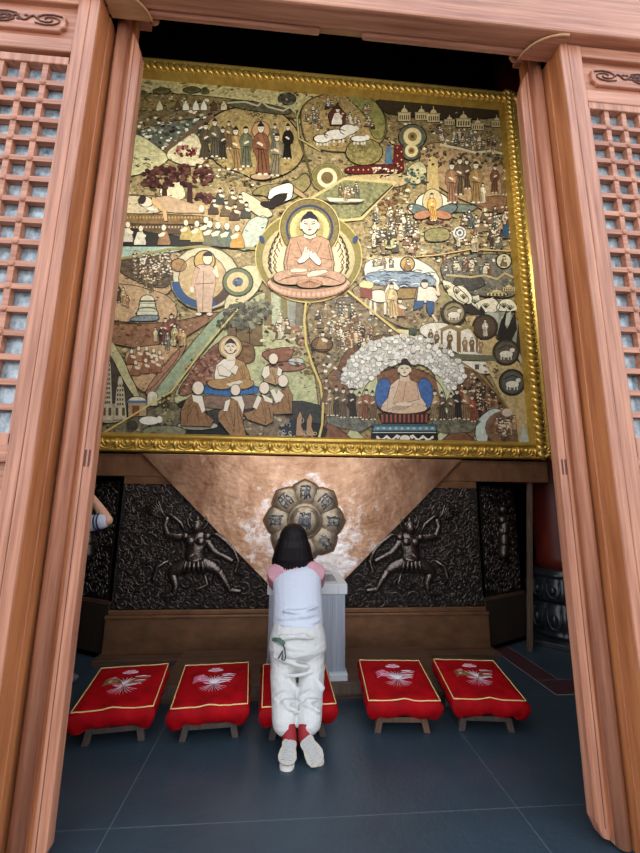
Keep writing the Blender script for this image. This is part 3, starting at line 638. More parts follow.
def strokes(p, P, n, col):
    for x, y in scatter(P, n):
        a = random.uniform(-.7, .7)+(3.14 if random.random() < .5 else 0); L = random.uniform(.8, 1.9); c = random.uniform(-.6, .6); Q = [(x, y)]
        for k in range(2): Q.append((Q[-1][0]+L*math.cos(a), Q[-1][1]+L*math.sin(a))); a += c
        for (x0, y0), (x1, y1) in zip(Q[:-1], Q[1:]):
            h = random.uniform(.22, .4); p.poly([(x0, y0-h), (x1, y1-h), (x1, y1+h), (x0, y0+h)], col, 9.5, .2, 0)
p = Paint()
# ground and sky
full = [(112, 76), (509, 108), (526, 446), (76, 446)]
p.mesh([(XC-2.60, YP, 2.16), (XC+2.60, YP, 2.16), (XC+2.60, YP, 6.86), (XC-2.60, YP, 6.86), (XC-2.60, YP+.07, 2.16), (XC+2.60, YP+.07, 2.16), (XC+2.60, YP+.07, 6.86), (XC-2.60, YP+.07, 6.86)], [(0, 1, 2, 3), (0, 4, 5, 1), (1, 5, 6, 2), (2, 6, 7, 3), (3, 7, 4, 0)], col=(*lin((156, 138, 98)), .8))
flecks(p, full, 1400, [(48, 38, 30), (62, 50, 38), (84, 66, 48), (210, 198, 158)], (.6, 1.7), 1.8, .5); flecks(p, full, 1500, [(120, 100, 68), (98, 82, 58), (178, 160, 118), (196, 182, 138), (140, 126, 92), (72, 60, 46), (160, 120, 92)], (2, 6), 1, .45)
p.poly([(115, 72), (345, 92), (335, 112), (297, 128), (290, 110), (240, 101), (145, 97), (85, 95)], (200, 190, 136), 3, .6)
flecks(p, [(140, 80), (300, 90), (300, 100), (150, 92)], 26, [(150, 138, 86), (176, 166, 110), (120, 108, 66)], (2, 5), 3.5, .35)
p.poly([(120, 100), (150, 92), (235, 99), (300, 112), (320, 118), (295, 120), (230, 106), (140, 122), (110, 130)], (128, 112, 70), 4, .9)
p.poly([(85, 112), (145, 112), (225, 103), (232, 110), (150, 138), (85, 150)], (112, 96, 66), 5, .9); flecks(p, [(125, 100), (160, 92), (235, 104), (232, 112), (150, 138), (120, 140)], 120, FLECK, (1, 3), 6)
for x, y, w_ in ((162, 92, 9), (192, 91, 9), (205, 92, 5), (143, 95, 6)): p.ell(x, y, w_, 3.2, (104, 98, 62), 7, .6); p.ell(x, y-2, w_*.6, 2, (84, 78, 50), 8, .5)
for x in (160, 178, 186, 196, 204, 214, 224): p.poly([(x-3, 107), (x, 101), (x+3, 107), (x+3, 111), (x-3, 111)], random.choice([(214, 200, 160), (232, 226, 204), (90, 66, 48)]), 8, .2, .003, INK)
p.poly([(85, 150), (160, 124), (200, 118), (208, 126), (180, 148), (166, 152), (132, 134)], (92, 96, 82), 6, .8); flecks(p, [(132, 134), (200, 118), (205, 128), (180, 148), (165, 151)], 60, [(226, 222, 206), (40, 36, 34), (60, 62, 56), (160, 160, 140), (238, 234, 222)], (1.5, 4), 7)
p.poly([(85, 130), (138, 133), (164, 152), (171, 160), (152, 172), (85, 190)], (198, 192, 146), 7, .5); flecks(p, [(130, 158), (150, 158), (155, 168), (130, 168)], 22, [(70, 70, 54), (120, 120, 90)], (1, 2.6), 8, .4)
p.poly([(162, 156), (192, 132), (200, 138), (207, 168), (180, 166)], (214, 204, 164), 8, .5); canopy(p, 186, 152, 12, 6, 46, [(96, 34, 34), (122, 56, 50), (74, 24, 26), (160, 110, 96)], (1, 2), 9)
p.line([(165, 152), (200, 126), (212, 118)], 4, (110, 88, 62), 9)
# assembly under the leaf-shaped ground
p.poly([(203, 128), (222, 112), (250, 107), (278, 111), (297, 130), (305, 155), (292, 172), (262, 183), (238, 172), (214, 164)], (168, 146, 96), 8, .6, .004, (70, 58, 40), 1)
p.poly([(225, 103), (240, 100), (292, 110), (290, 117), (236, 110)], (92, 88, 66), 9, .9); p.line([(228, 104), (245, 103), (258, 107), (262, 103), (268, 108), (283, 112), (290, 108), (296, 114)], 1.6, (196, 186, 150), 10)
curls(p, [(245, 112), (278, 114), (278, 120), (246, 118)], 10, (74, 72, 56), (2, 3.4), 9.5)
p.ell(287, 100, 9, 6, (74, 72, 60), 9, .8); flecks(p, [(278, 96), (298, 92), (297, 106), (280, 106)], 30, [(40, 40, 36), (110, 110, 90), (200, 190, 150)], (1, 2.4), 10)
for a in [(206, 124, 160, (84, 72, 56)), (215, 120, 158, (90, 84, 66)), (223, 128, 160, (60, 54, 46)), (229, 122, 150, (120, 98, 64)), (236, 128, 171, (156, 126, 82)), (246, 127, 168, (104, 104, 80)), (275, 125, 152, (110, 104, 84)), (277, 134, 177, (128, 118, 92)), (288, 125, 160, (34, 30, 28))]: fig(p, *a, lv=13, halo=(186, 160, 100) if a[0] > 270 or a[0] == 246 else None)
p.ell(261, 132, 9, 9.5, (190, 150, 110), 12, .2); fig(p, 261, 124, 176, (124, 82, 58), 14); p.ell(261, 178, 10, 3, (180, 150, 116), 13, .3, line=INK)
flecks(p, [(200, 150), (232, 165), (262, 184), (255, 190), (215, 178), (198, 168)], 70, FLECK, (1.2, 3), 10)
# shelves of cliff at right of the leaf, upper medallion with white elephants
p.line([(297, 112), (299, 140), (306, 160), (312, 182)], 2.4, (92, 84, 52), 12); p.line([(305, 98), (297, 118), (299, 140), (320, 152)], 1.2, (190, 176, 120), 13)
p.poly([(300, 112), (312, 99), (340, 93), (370, 99), (386, 118), (384, 142), (360, 152), (330, 152), (306, 146)], (164, 140, 92), 8, .7, .004, (110, 98, 60), 1.2)
p.poly([(340, 93), (372, 98), (386, 118), (384, 140), (372, 140), (366, 116)], (138, 134, 78), 9, .6)
flecks(p, [(305, 108), (345, 96), (366, 116), (366, 140), (335, 150), (306, 142)], 90, FLECK, (1, 2.2), 10)
for x, y in ((317, 112), (310, 122), (319, 124), (350, 118), (356, 124), (366, 110), (371, 124), (330, 105)): crowd(p, [(x-4, y-4), (x+4, y-4), (x+4, y+4), (x-4, y+4)], 3, 9, lv=12)
p.poly([(328, 116), (337, 105), (346, 116), (345, 127), (330, 127)], (92, 50, 40), 11, .5); kneel(p, 337, 126, 17, (226, 220, 204), 1, 14)
for x, y, w_, h in ((336, 136, 11, 5), (348, 131, 8, 5), (322, 140, 8, 4), (359, 140, 8, 3)): p.ell(x, y, w_, h, (230, 224, 208), 13, .25, line=INK); [p.poly([(x+k-1, y+h*.4), (x+k+1, y+h*.4), (x+k+1, y+h+3), (x+k-1, y+h+3)], (224, 216, 200), 12.5, .2, 0) for k in (-w_*.6, -w_*.2, w_*.3, w_*.65)]; p.ell(x+w_*.95, y-1, 2.6, 2.6, (226, 220, 202), 13.6, .2)
# dark night sky and palaces
p.poly([(372, 96), (515, 108), (514, 116), (462, 122), (440, 121), (400, 117), (383, 114)], (58, 48, 36), 9, .4)
p.poly([(382, 116), (400, 112), (430, 124), (515, 128), (515, 160), (385, 150)], (134, 116, 78), 8, .9); flecks(p, [(386, 118), (512, 130), (512, 160), (388, 148)], 170, FLECK, (.9, 2.6), 9)
def palace(x, y, w_, h, c=(214, 198, 150)):
    p.poly([(x-w_, y), (x-w_, y-h), (x+w_, y-h), (x+w_, y)], c, 11, .3, .004, INK); p.ell(x, y-h, w_*.55, h*.55, c, 12, .2, a0=math.pi, a1=6.2832, n=10, line=INK); p.line([(x, y-h*1.5), (x, y-h*1.9)], .8, c, 12)
    p.poly([(x-w_*1.15, y-h*.92), (x+w_*1.15, y-h*.92), (x+w_*1.15, y-h*1.06), (x-w_*1.15, y-h*1.06)], (170, 150, 104), 12.5, .2, 0)
    for k in range(-2, 3): p.poly([(x+k*w_*.36-w_*.1, y-h*.12), (x+k*w_*.36+w_*.1, y-h*.12), (x+k*w_*.36+w_*.1, y-h*.7), (x+k*w_*.36-w_*.1, y-h*.7)], (84, 62, 46), 12.2, .2, 0)
for a in ((404, 122, 6, 8), (421, 121, 6, 7), (433, 123, 6, 8), (449, 126, 5, 5), (463, 128, 7, 8), (477, 131, 6, 6), (496, 128, 5, 6)): palace(*a)
for cx, cy, r in ((412, 138, 9), (411, 152, 6.5)): p.ell(cx, cy, r*1.5, r*1.35, (96, 98, 82), 10, .6, line=INK); p.ring(cx, cy, r*.5, r, (222, 204, 150), 12); p.ell(cx, cy, r*.5, r*.5, (138, 116, 70), 12, .4); p.ell(cx, cy, r*.22, r*.22, (80, 66, 44), 13, .2, n=10)
crowd(p, [(436, 130), (480, 136), (510, 150), (505, 160), (440, 145)], 26, 9, lv=11)
p.line([(440, 146), (460, 150), (475, 154), (490, 152), (506, 156)], 2.2, (206, 190, 150), 12)
p.poly([(418, 150), (436, 142), (466, 150), (505, 160), (508, 215), (470, 205), (440, 190), (420, 170)], (172, 142, 104), 9.5, .7); canopy(p, 432, 158, 14, 11, 70, [(120, 100, 70), (90, 78, 58), (160, 140, 104), (70, 58, 44)], (1, 2.2), 10); canopy(p, 480, 160, 26, 9, 80, [(96, 82, 58), (70, 60, 46), (134, 118, 80)], (1, 2.2), 10)
# green ground with the red-diapered couch
p.ell(364, 153, 18, 13, (146, 134, 84), 10, .8, line=(90, 78, 46)); curls(p, [(350, 145), (378, 145), (378, 162), (350, 162)], 12, (100, 86, 52), (2, 4), 11)
p.poly([(394, 146), (402, 147), (404, 171), (392, 172)], (96, 34, 30), 12, .3); p.poly([(344, 168), (392, 165), (404, 170), (402, 174), (345, 176)], (96, 34, 30), 12, .3)
for x, y in [(397+4*(k % 2), 149+4*k) for k in range(6)]+[(348+5*k, 171+.2*(k % 2)) for k in range(10)]: p.poly([(x-1, y), (x, y-1), (x+1, y), (x, y+1)], (214, 176, 130), 13, 0, 0)
p.poly([(386, 148), (391, 147), (392, 165), (385, 166)], (84, 112, 134), 12.5, .4); flecks(p, [(370, 170), (398, 167), (402, 178), (375, 180)], 26, [(236, 230, 214), (40, 34, 30), (200, 180, 140)], (1.2, 2.6), 14)
p.poly([(345, 176), (405, 174), (412, 182), (395, 190), (345, 182)], (188, 166, 120), 11, .5)
p.ell(327, 179, 15, 14, (128, 116, 68), 11, .4, line=(200, 184, 130)); p.ring(327, 179, 6, 10, (226, 214, 176), 12); p.ell(327, 179, 6, 6, (120, 100, 64), 12, .4)
p.poly([(313, 198), (344, 181), (394, 185), (360, 219), (341, 221)], (132, 130, 92), 13, .8); P_ = [(312, 199), (344, 180), (395, 184), (361, 220), (340, 222), (312, 199)]
p.line(P_, 2.6, (206, 188, 130), 14); p.line([(392, 187), (361, 217)], 1.6, (60, 48, 34), 14.5); p.poly([(322, 201), (340, 205), (364, 203), (358, 206), (330, 206)], (44, 40, 36), 15, .3); p.poly([(326, 199), (364, 201), (361, 203), (330, 203)], (222, 214, 190), 15.4, .2, 0); crowd(p, [(338, 190), (358, 186), (358, 198), (340, 200)], 5, 12, lv=16)
# jade bottle and its flower base
p.poly([(427, 160), (432, 157), (437, 160), (439, 200), (426, 200)], (196, 172, 116), 12, .4, .004, INK); p.ell(432, 206, 17, 13, (232, 222, 196), 11, .2, line=INK); p.ell(432, 203, 10, 13, (206, 186, 140), 12, .2)
for s in (-1, 1): p.ell(432+s*13, 212, 12, 5, (104, 116, 112), 13, .4, s*-.4, line=INK); p.ell(432+s*10, 216, 9, 4, (176, 124, 92), 14, .4, s*.2, line=INK)
fig(p, 431, 194, 222, (206, 160, 84), 16); p.ell(432, 223, 7, 2.4, (90, 60, 50), 15, .3); p.poly([(405, 170), (420, 160), (428, 172), (420, 186), (408, 184)], (196, 186, 140), 10.5, .5); flecks(p, [(402, 172), (428, 168), (426, 192), (404, 192)], 30, [(92, 110, 98), (60, 74, 66), (214, 204, 160)], (1.5, 4), 11)
curls(p, [(392, 185), (410, 185), (410, 206), (392, 206)], 12, (96, 80, 54), (2, 4.5), 11)
for a in [(451, 163, 204, (150, 112, 84)), (459, 158, 196, (96, 78, 58)), (475, 162, 204, (150, 120, 76)), (466, 160, 190, (84, 66, 50)), (482, 184, 204, (206, 196, 166)), (494, 166, 194, (110, 74, 54)), (504, 168, 196, (140, 110, 78))]: fig(p, *a, lv=14)
canopy(p, 455, 166, 8, 7, 26, [(74, 66, 50), (110, 100, 74)], (1, 2), 12)
p.poly([(470, 200), (508, 195), (512, 215), (480, 212)], (136, 100, 72), 10, .6); p.poly([(440, 204), (480, 206), (470, 214), (436, 212)], (110, 118, 104), 10, .6)
# busy middle right: dancers, gifts, wheel
flecks(p, [(365, 205), (410, 190), (415, 220), (470, 215), (515, 205), (520, 262), (440, 262), (365, 258)], 330, FLECK+[(168, 92, 68), (130, 150, 140)], (1, 3), 9)
crowd(p, [(372, 212), (412, 210), (418, 238), (424, 252), (372, 252)], 26, 15, lv=12); crowd(p, [(468, 210), (512, 212), (514, 250), (462, 250), (455, 238)], 22, 17, lv=12)
canopy(p, 382, 208, 13, 9, 60, [(130, 80, 54), (90, 66, 46), (150, 130, 86)], (1, 2.4), 10); p.ell(390, 243, 9, 7, (186, 182, 128), 11, .5); p.poly([(424, 230), (448, 228), (450, 242), (424, 243)], (140, 132, 88), 11, .6)
for r, c in ((6.5, (222, 214, 196)), (4.8, (84, 98, 112)), (3.4, (226, 218, 198)), (1.8, (84, 98, 112))): p.ell(459, 234, r, r, c, 13+(7-r)*.3, .1)
p.line([(378, 258), (410, 258), (436, 256), (470, 250), (510, 252)], 1.2, (206, 182, 124), 12); p.ell(505, 232, 3, 7, (50, 84, 112), 15, .2)
# sea and hut, dark battle sky
p.poly([(362, 260), (410, 256), (432, 268), (440, 280), (438, 288), (366, 286)], (226, 222, 200), 10, .4); p.poly([(364, 272), (420, 272), (438, 281), (430, 289), (366, 286)], (140, 156, 168), 11, .5)
for k in range(46): x, y = random.uniform(364, 432), random.uniform(270, 288); p.line([(x-4, y), (x, y-1.1), (x+4, y)], .8, random.choice([(60, 78, 108), (236, 234, 226), (96, 116, 140), (40, 54, 80)]), 12)
crowd(p, [(370, 260), (392, 260), (392, 266), (370, 266)], 7, 8, lv=12); p.ell(407, 265, 6.5, 6.5, (188, 156, 96), 13, .3, line=INK); kneel(p, 407, 270, 10, (150, 110, 66), 1, 14)
p.poly([(438, 262), (470, 254), (516, 256), (520, 300), (470, 296), (444, 284)], (116, 112, 98), 9, .9); crowd(p, [(440, 258), (492, 258), (490, 274), (444, 272)], 16, 13, lv=11); p.ell(503, 262, 7, 7, (206, 198, 160), 13, .3, line=INK); kneel(p, 503, 267, 10, (120, 100, 70), 1, 14)
p.line([(446, 276), (470, 278), (484, 276), (496, 280), (504, 274), (512, 278)], 2, (190, 172, 124), 12); palace(496, 297, 10, 4); palace(508, 292, 6, 4)
p.poly([(452, 278), (480, 276), (486, 286), (470, 292), (455, 290)], (78, 76, 70), 10, .7); p.poly([(350, 284), (440, 284), (440, 330), (400, 330), (356, 300)], (150, 132, 98), 8.5, .8); flecks(p, [(356, 288), (440, 288), (440, 326), (402, 326)], 80, FLECK, (1, 2.6), 9)
# horse, groom, man in blue
p_, p = p, Paint()
p.ell(379, 297, 10.5, 6, (226, 220, 200), 13, .2, .08, line=INK); p.poly([(384, 293), (388, 285), (393, 283), (394, 288), (391, 298)], (224, 218, 198), 13.6, .2, .003, INK); p.poly([(389, 284), (394, 283), (399, 289), (397, 291), (391, 289)], (226, 220, 200), 14.2, .2, .003, INK); p.line([(386, 284), (384, 292)], 1.6, (120, 100, 70), 14.5)
for x, k in ((371, -1), (374, 1), (385, -.5), (388, 1.2)): p.line([(x, 300), (x+k, 308), (x+k*.4, 316)], 2.4, (222, 216, 196), 12.8); p.line([(x+k*.4-.8, 316), (x+k*.4+1.2, 316)], 1.4, INK, 13)
p.line([(369, 296), (365, 302), (366, 309)], 1.5, (196, 180, 140), 12.8)
p.poly([(360, 288), (372, 290), (372, 300), (360, 298)], (130, 66, 52), 14, .3); p.ell(366, 286, 7, 4, (222, 206, 150), 13, .3); fig(p, 391, 283, 318, (196, 170, 120), 15); kneel(p, 399, 317, 18, (170, 130, 96), 1, 15); p.poly([(396, 289), (416, 289), (414, 299), (398, 300)], (150, 122, 72), 12, .5)
p.build('horse_and_groom', M['paint'], mural); p = p_
p.poly([(418, 288), (432, 288), (437, 300), (433, 304), (416, 303)], (228, 222, 204), 15, .2, .003, INK); p.ell(424, 285, 3.4, 4.2, SKIN, 16, .1, line=INK); p.ell(424, 283.6, 3.6, 3.4, (46, 38, 34), 17, .1, a0=math.pi, a1=6.2832, n=10); p.line([(432, 290), (438, 296), (436, 284)], 2.4, SKIN, 16); p.poly([(414, 302), (423, 302), (422, 308), (413, 311)], (54, 86, 128), 16, .3, .003, INK); p.poly([(426, 302), (433, 303), (433, 312), (429, 317), (426, 310)], (54, 86, 128), 16, .3, .003, INK)
p.line([(432, 316), (436, 322)], 2.2, SKIN, 15); p.poly([(438, 290), (452, 296), (452, 312), (440, 308)], (156, 144, 100), 10, .5)
# white dunes with flame-shaped trees, black and grey leaf shapes
for P_, c in (([(440, 280), (452, 284), (470, 300), (462, 306), (448, 296)], (226, 218, 186)), ([(452, 288), (462, 286), (472, 298), (470, 306), (456, 300)], (232, 226, 200)), ([(468, 298), (478, 296), (480, 308), (470, 308)], (232, 226, 200)), ([(476, 302), (492, 298), (500, 306), (494, 314), (478, 312)], (230, 222, 196)), ([(494, 312), (500, 300), (512, 300), (518, 312)], (232, 226, 200))): p.poly(P_, c, 13, .3, .004, (60, 56, 44))
for x, y in ((456, 292), (463, 297), (474, 302), (485, 306), (503, 306), (509, 308), (446, 288)):
    for a in (-2.3, -1.9, -1.57, -1.2, -.8): p.line([(x, y+3), (x+5*math.cos(a), y+3+5*math.sin(a))], .8, (74, 72, 56), 14.5)
p.poly([(462, 308), (520, 312), (526, 372), (505, 344), (480, 320)], (150, 152, 136), 12, .6)
for P_, c in (([(464, 306), (470, 304), (484, 316), (472, 316), (465, 312)], (52, 46, 40)), ([(472, 306), (484, 312), (482, 318), (474, 316)], (160, 156, 140)), ([(480, 306), (484, 312), (484, 320), (478, 312)], (40, 36, 34)), ([(495, 340), (500, 322), (506, 310), (504, 326), (512, 340), (503, 344)], (44, 42, 40)), ([(486, 312), (498, 314), (494, 334), (486, 322)], (176, 178, 164)), ([(506, 330), (514, 312), (516, 330), (510, 342)], (46, 42, 40)), ([(500, 318), (510, 312), (508, 330)], (190, 192, 176)), ([(515, 345), (518, 315), (524, 312), (526, 372)], (58, 54, 48)), ([(516, 340), (512, 350), (522, 368), (522, 340)], (176, 174, 156))): p.poly(P_, c, 14, .3)
# beige border strip with animal roundels
p.poly([(464, 318), (474, 316), (484, 328), (500, 342), (514, 360), (528, 372), (531, 446), (518, 446), (515, 420), (500, 396), (488, 372), (480, 350), (472, 336)], (192, 170, 122), 13.5, .5)
for cx, cy, r, c in ((453, 314, 11, (150, 138, 104)), (484, 328, 11.5, (88, 72, 56)), (505, 353, 12, (96, 88, 76)), (511, 383, 12, (92, 94, 88)), (502, 355, 0.1, INK)):
    if r < 1: continue
    p_, p = p, Paint()
    p.ell(cx, cy, r, r, c, 15, .4, line=(52, 46, 38), lw=1.2, n=26); p.ring(cx, cy, r*.9, r, (70, 60, 48), 16)
    if cy == 328: fig(p, cx, cy-8, cy+9, (206, 196, 180), 17)
    else: p.ell(cx, cy+2, r*.55, r*.28, (226, 220, 204), 17, .2, line=INK); p.ell(cx+r*.5, cy-2, r*.2, r*.18, (222, 214, 196), 18, .2); [p.line([(cx+k*r*.3, cy+3), (cx+k*r*.3, cy+r*.6)], 1, (226, 220, 204), 17) for k in (-1.4, -.6, .6, 1.4)]; p.line([(cx-r*.6, cy-r*.3), (cx, cy-r*.6), (cx+r*.5, cy-r*.4)], .9, (60, 54, 44), 17)
    p.build('animal_roundel', M['paint'], mural); p = p_
for x, y in ((468, 322), (496, 338), (495, 378), (520, 366)): p.line([(x-2, y), (x+2, y)], .6, (90, 70, 46), 15); p.line([(x, y-2.5), (x, y+2.5)], .6, (90, 70, 46), 15)
# white pavilion
p.poly([(420, 326), (436, 322), (478, 330), (492, 354), (494, 362), (474, 362), (440, 346), (418, 334)], (228, 222, 206), 12, .3)
for x in (441, 457, 459, 476): p.poly([(x-1, 330), (x+1, 330), (x+1, 354), (x-1, 352)], (130, 104, 72), 14, .3)
for x in (450, 467): p.poly([(x-12, 330), (x, 325), (x+12, 331), (x+8, 333), (x, 329), (x-8, 332)], (150, 128, 84), 14.5, .3)
for a in ((430, 330, 346), (436, 332, 348), (449, 332, 350), (464, 338, 352), (471, 338, 352), (480, 340, 354)): fig(p, *a, random.choice([(150, 122, 90), (120, 96, 70)]), 15)
p.poly([(446, 354), (492, 356), (496, 362), (450, 360)], (110, 108, 84), 15, .3); p.poly([(452, 361), (496, 363), (496, 374), (478, 374)], (226, 220, 204), 13, .3); flecks(p, [(482, 362), (496, 364), (496, 374), (484, 374)], 14, [(60, 54, 50), (120, 100, 80)], (1, 2), 15); p.poly([(474, 365), (478, 365), (478, 370), (474, 370)], (90, 84, 80), 15, .2)
p.poly([(404, 330), (416, 328), (416, 335), (404, 336)], (74, 86, 70), 13, .6)
# reclining figure under the dark-red trees
p.poly([(85, 190), (135, 196), (212, 200), (250, 214), (262, 250), (180, 246), (85, 250)], (176, 152, 112), 7, .6)
p.poly([(160, 188), (178, 178), (188, 196), (180, 202), (160, 198)], (218, 206, 168), 8, .4)
for cx, cy, rx, ry, n in ((164, 178, 21, 11, 90), (192, 176, 22, 11, 95), (205, 199, 9, 5, 24), (150, 184, 8, 3.5, 20)): canopy(p, cx, cy, rx, ry, n, [(66, 36, 34), (86, 48, 42), (48, 26, 26), (104, 66, 54)], (1.4, 2.8), 10)
for x in (165, 190): p.poly([(x-2, 184), (x+2, 184), (x+3, 204), (x-3, 204)], (62, 38, 32), 11, .3)
p.poly([(85, 196), (140, 196), (170, 204), (160, 216), (85, 212)], (206, 190, 156), 9, .4)
p.poly([(85, 214), (212, 216), (214, 226), (85, 224)], (124, 98, 62), 10, .6); p.poly([(85, 224), (214, 226), (212, 236), (85, 233)], (92, 72, 52), 10, .7)
for k in range(36): x = 98+k*3.2; p.poly([(x, 218.5), (x+1.1, 217), (x+2.2, 218.5), (x+1.1, 220)], (176, 146, 94), 11, .1, 0); p.poly([(x, 228), (x+1.1, 227), (x+2.2, 228), (x+1.1, 229.4)], (196, 170, 120), 11, .1, 0)
p.poly([(85, 234), (130, 228), (160, 236), (214, 238), (214, 247), (85, 247)], (34, 30, 26), 10.5, .2)
p_, p = p, Paint()
p.poly([(154, 199), (168, 197), (186, 203), (203, 208), (204, 214), (176, 214), (160, 212)], (190, 162, 130), 13, .35, .006, INK); p.poly([(153, 198), (157, 200), (167, 212), (168, 222), (165, 222), (163, 213), (152, 204)], (206, 170, 122), 14, .2, .004, INK)
p.ell(146, 203, 7, 5, SKIN, 14, .1, .25, line=INK); p.ell(143, 201, 3.6, 5, (52, 44, 40), 15, .1, .4, n=10); p.poly([(140, 206), (150, 207), (158, 212), (150, 212)], (228, 220, 204), 13.5, .1); p.ell(202, 210, 2.6, 3.4, SKIN, 14, .1)
p.build('reclining_figure', M['paint'], mural); p = p_
for x, y, h, c, s in ((128, 243, 20, (196, 190, 170), 1), (141, 246, 19, (210, 204, 184), 1), (165, 246, 20, (150, 112, 78), -1), (187, 241, 20, (176, 154, 90), -1), (198, 243, 21, (186, 166, 104), -1), (207, 240, 22, (96, 92, 70), -1), (211, 246, 24, (110, 106, 84), -1), (219, 247, 24, (104, 110, 92), -1), (228, 248, 24, (96, 108, 96), -1), (238, 249, 23, (190, 146, 76), -1)): kneel(p, x, y, h, c, s, 14, True)
for x, y in ((220, 198), (232, 200), (226, 210), (235, 214), (246, 212), (214, 208), (240, 204)): kneel(p, x, y+7, 16, random.choice([(84, 66, 52), (110, 92, 66), (70, 70, 64)]), 1, 12, halo=(206, 192, 150))
p.poly([(248, 218), (272, 216), (256, 250), (236, 252)], (186, 196, 178), 9, .4); p.poly([(85, 246), (200, 247), (160, 256), (115, 262), (85, 262)], (160, 182, 166), 9, .5)
p.poly([(250, 196), (262, 186), (292, 184), (306, 172), (312, 186), (294, 200), (270, 208), (268, 196)], (142, 130, 86), 10, .6, .004, (80, 70, 46)); p.poly([(240, 190), (258, 200), (276, 216), (262, 220), (244, 206)], (214, 202, 166), 9.5, .4)
p.poly([(270, 190), (288, 184), (293, 186), (292, 200), (283, 203), (288, 194), (276, 196), (272, 200), (268, 200)], (232, 226, 212), 13, .15, .004, INK); p.ell(278, 201, 10, 5, (44, 36, 34), 14, .3, -.5); p.ell(268, 206, 8, 3.4, (44, 36, 34), 13.6, .3, .2); p.poly([(292, 186), (308, 198), (304, 200), (294, 194)], (176, 150, 110), 12, .4)
# standing figure in its blue-rimmed circle
p.poly([(85, 258), (150, 254), (190, 252), (172, 270), (172, 300), (85, 292)], (176, 148, 112), 6, .6); p.line([(110, 262), (170, 250), (215, 246), (258, 250)], 2.5, (150, 140, 88), 12)
p.ell(205, 279, 34, 31, (206, 198, 166), 10, .3, line=(140, 128, 78), lw=1); p.ring(203, 281, 23, 31, (48, 84, 134), 11.5, .9, .35*3.1416, .98*3.1416); p.ring(203, 281, 22, 31, (78, 56, 46), 11.4, .9, .12*3.1416, .36*3.1416); p.ell(203, 279, 24, 24, (196, 170, 126), 11, .4); p.poly([(236, 266), (268, 266), (258, 294), (232, 312), (222, 312)], (214, 202, 160), 10.5, .4)
p_, p = p, Paint()
p.ell(205, 262, 10, 10, (196, 164, 96), 12.5, .2, line=INK)
p.poly([(196, 268), (200, 266), (210, 266), (215, 270), (216, 284), (213, 298), (212, 313), (198, 313), (196, 292), (194, 282)], (202, 174, 150), 14, .3, .006, INK); p.line([(204, 272), (203, 312)], .6, (130, 96, 76), 15); p.line([(197, 285), (214, 284)], .6, (130, 96, 76), 15)
p.poly([(196, 268), (200, 270), (196, 284), (194, 291), (191, 290), (193, 278)], (202, 166, 138), 15, .2, .004, INK); p.ell(192.5, 291, 2.3, 3.4, SKIN, 16, .1); p.line([(214, 272), (218, 278), (216, 268)], 2.6, SKIN, 15.5); p.ell(208, 260, 4.6, 5.8, SKIN, 16, .1, line=INK); p.ell(208, 257.5, 4.8, 4.5, (48, 40, 38), 17, .1, a0=math.pi, a1=6.2832, n=10); [p.ell(x, 315, 3, 1.6, SKIN, 15, .1) for x in (199, 210)]
p.build('standing_figure', M['paint'], mural); p = p_
p.ell(238, 283, 14.5, 13.5, (104, 116, 84), 13, .3, line=INK); p.ell(238, 283, 11, 10, (214, 190, 140), 14, .3); p.ell(238, 283, 5.5, 4.4, (92, 108, 128), 15, .5, -.3); flecks(p, [(233, 279), (243, 279), (243, 287), (233, 287)], 12, [(60, 70, 100), (150, 130, 100), (40, 40, 50)], (.8, 2), 16)
# left middle: dark procession, stupa, red earth, green band
p.poly([(118, 258), (172, 252), (174, 280), (165, 290), (140, 284), (118, 272)], (92, 74, 56), 8, .9); crowd(p, [(133, 258), (172, 256), (172, 278), (150, 286), (136, 276)], 34, 13, [(90, 70, 52), (70, 58, 46), (120, 96, 66), (104, 84, 60)], .5, 11)
p.ell(179, 266, 7, 6, (160, 122, 78), 11, .5, line=INK); p.poly([(85, 285), (130, 284), (172, 296), (180, 318), (160, 326), (85, 318)], (192, 160, 124), 7, .5)
p.ell(148, 302, 7, 6, (222, 218, 186), 12, .25, a0=math.pi, a1=6.2832, n=12, line=INK); p.poly([(139, 314), (141, 302), (155, 302), (157, 314)], (214, 212, 182), 12, .25, .004, INK); p.poly([(137, 318), (139, 309), (157, 309), (159, 318)], (206, 206, 180), 12.6, .25, .004, INK); p.poly([(128, 322), (138, 316), (160, 316), (158, 322)], (130, 142, 146), 13, .4, .004, INK); p.line([(148, 297), (148, 291)], 1, (196, 186, 146), 12)
for k in range(3): p.line([(139, 304+4*k), (157, 304+4*k)], .7, (150, 150, 124), 13.4)
p.poly([(85, 322), (130, 325), (180, 322), (232, 308), (170, 348), (150, 352), (85, 338)], (142, 104, 78), 8, .6); p.poly([(85, 332), (112, 335), (142, 398), (138, 402), (85, 390)], (190, 184, 140), 9, .4); p.poly([(124, 350), (162, 344), (186, 350), (150, 392), (140, 392), (128, 372)], (192, 158, 120), 9, .5); p.poly([(175, 352), (190, 342), (170, 378), (150, 398), (144, 392)], (160, 120, 96), 9.5, .5)
for a in [(166, 318, 344, (126, 74, 58)), (172, 314, 342, (110, 70, 56)), (162, 326, 346, (50, 44, 42)), (175, 324, 346, (190, 176, 130)), (181, 328, 346, (176, 130, 86)), (168, 332, 350, (120, 120, 110)), (184, 330, 346, (200, 170, 120)), (156, 328, 342, (196, 182, 140))]: fig(p, *a, lv=13)
for a in [(118, 283, 303, (80, 64, 50)), (124, 288, 306, (176, 146, 104)), (114, 292, 310, (60, 50, 44)), (128, 296, 308, (150, 110, 72))]: fig(p, *a, lv=13)
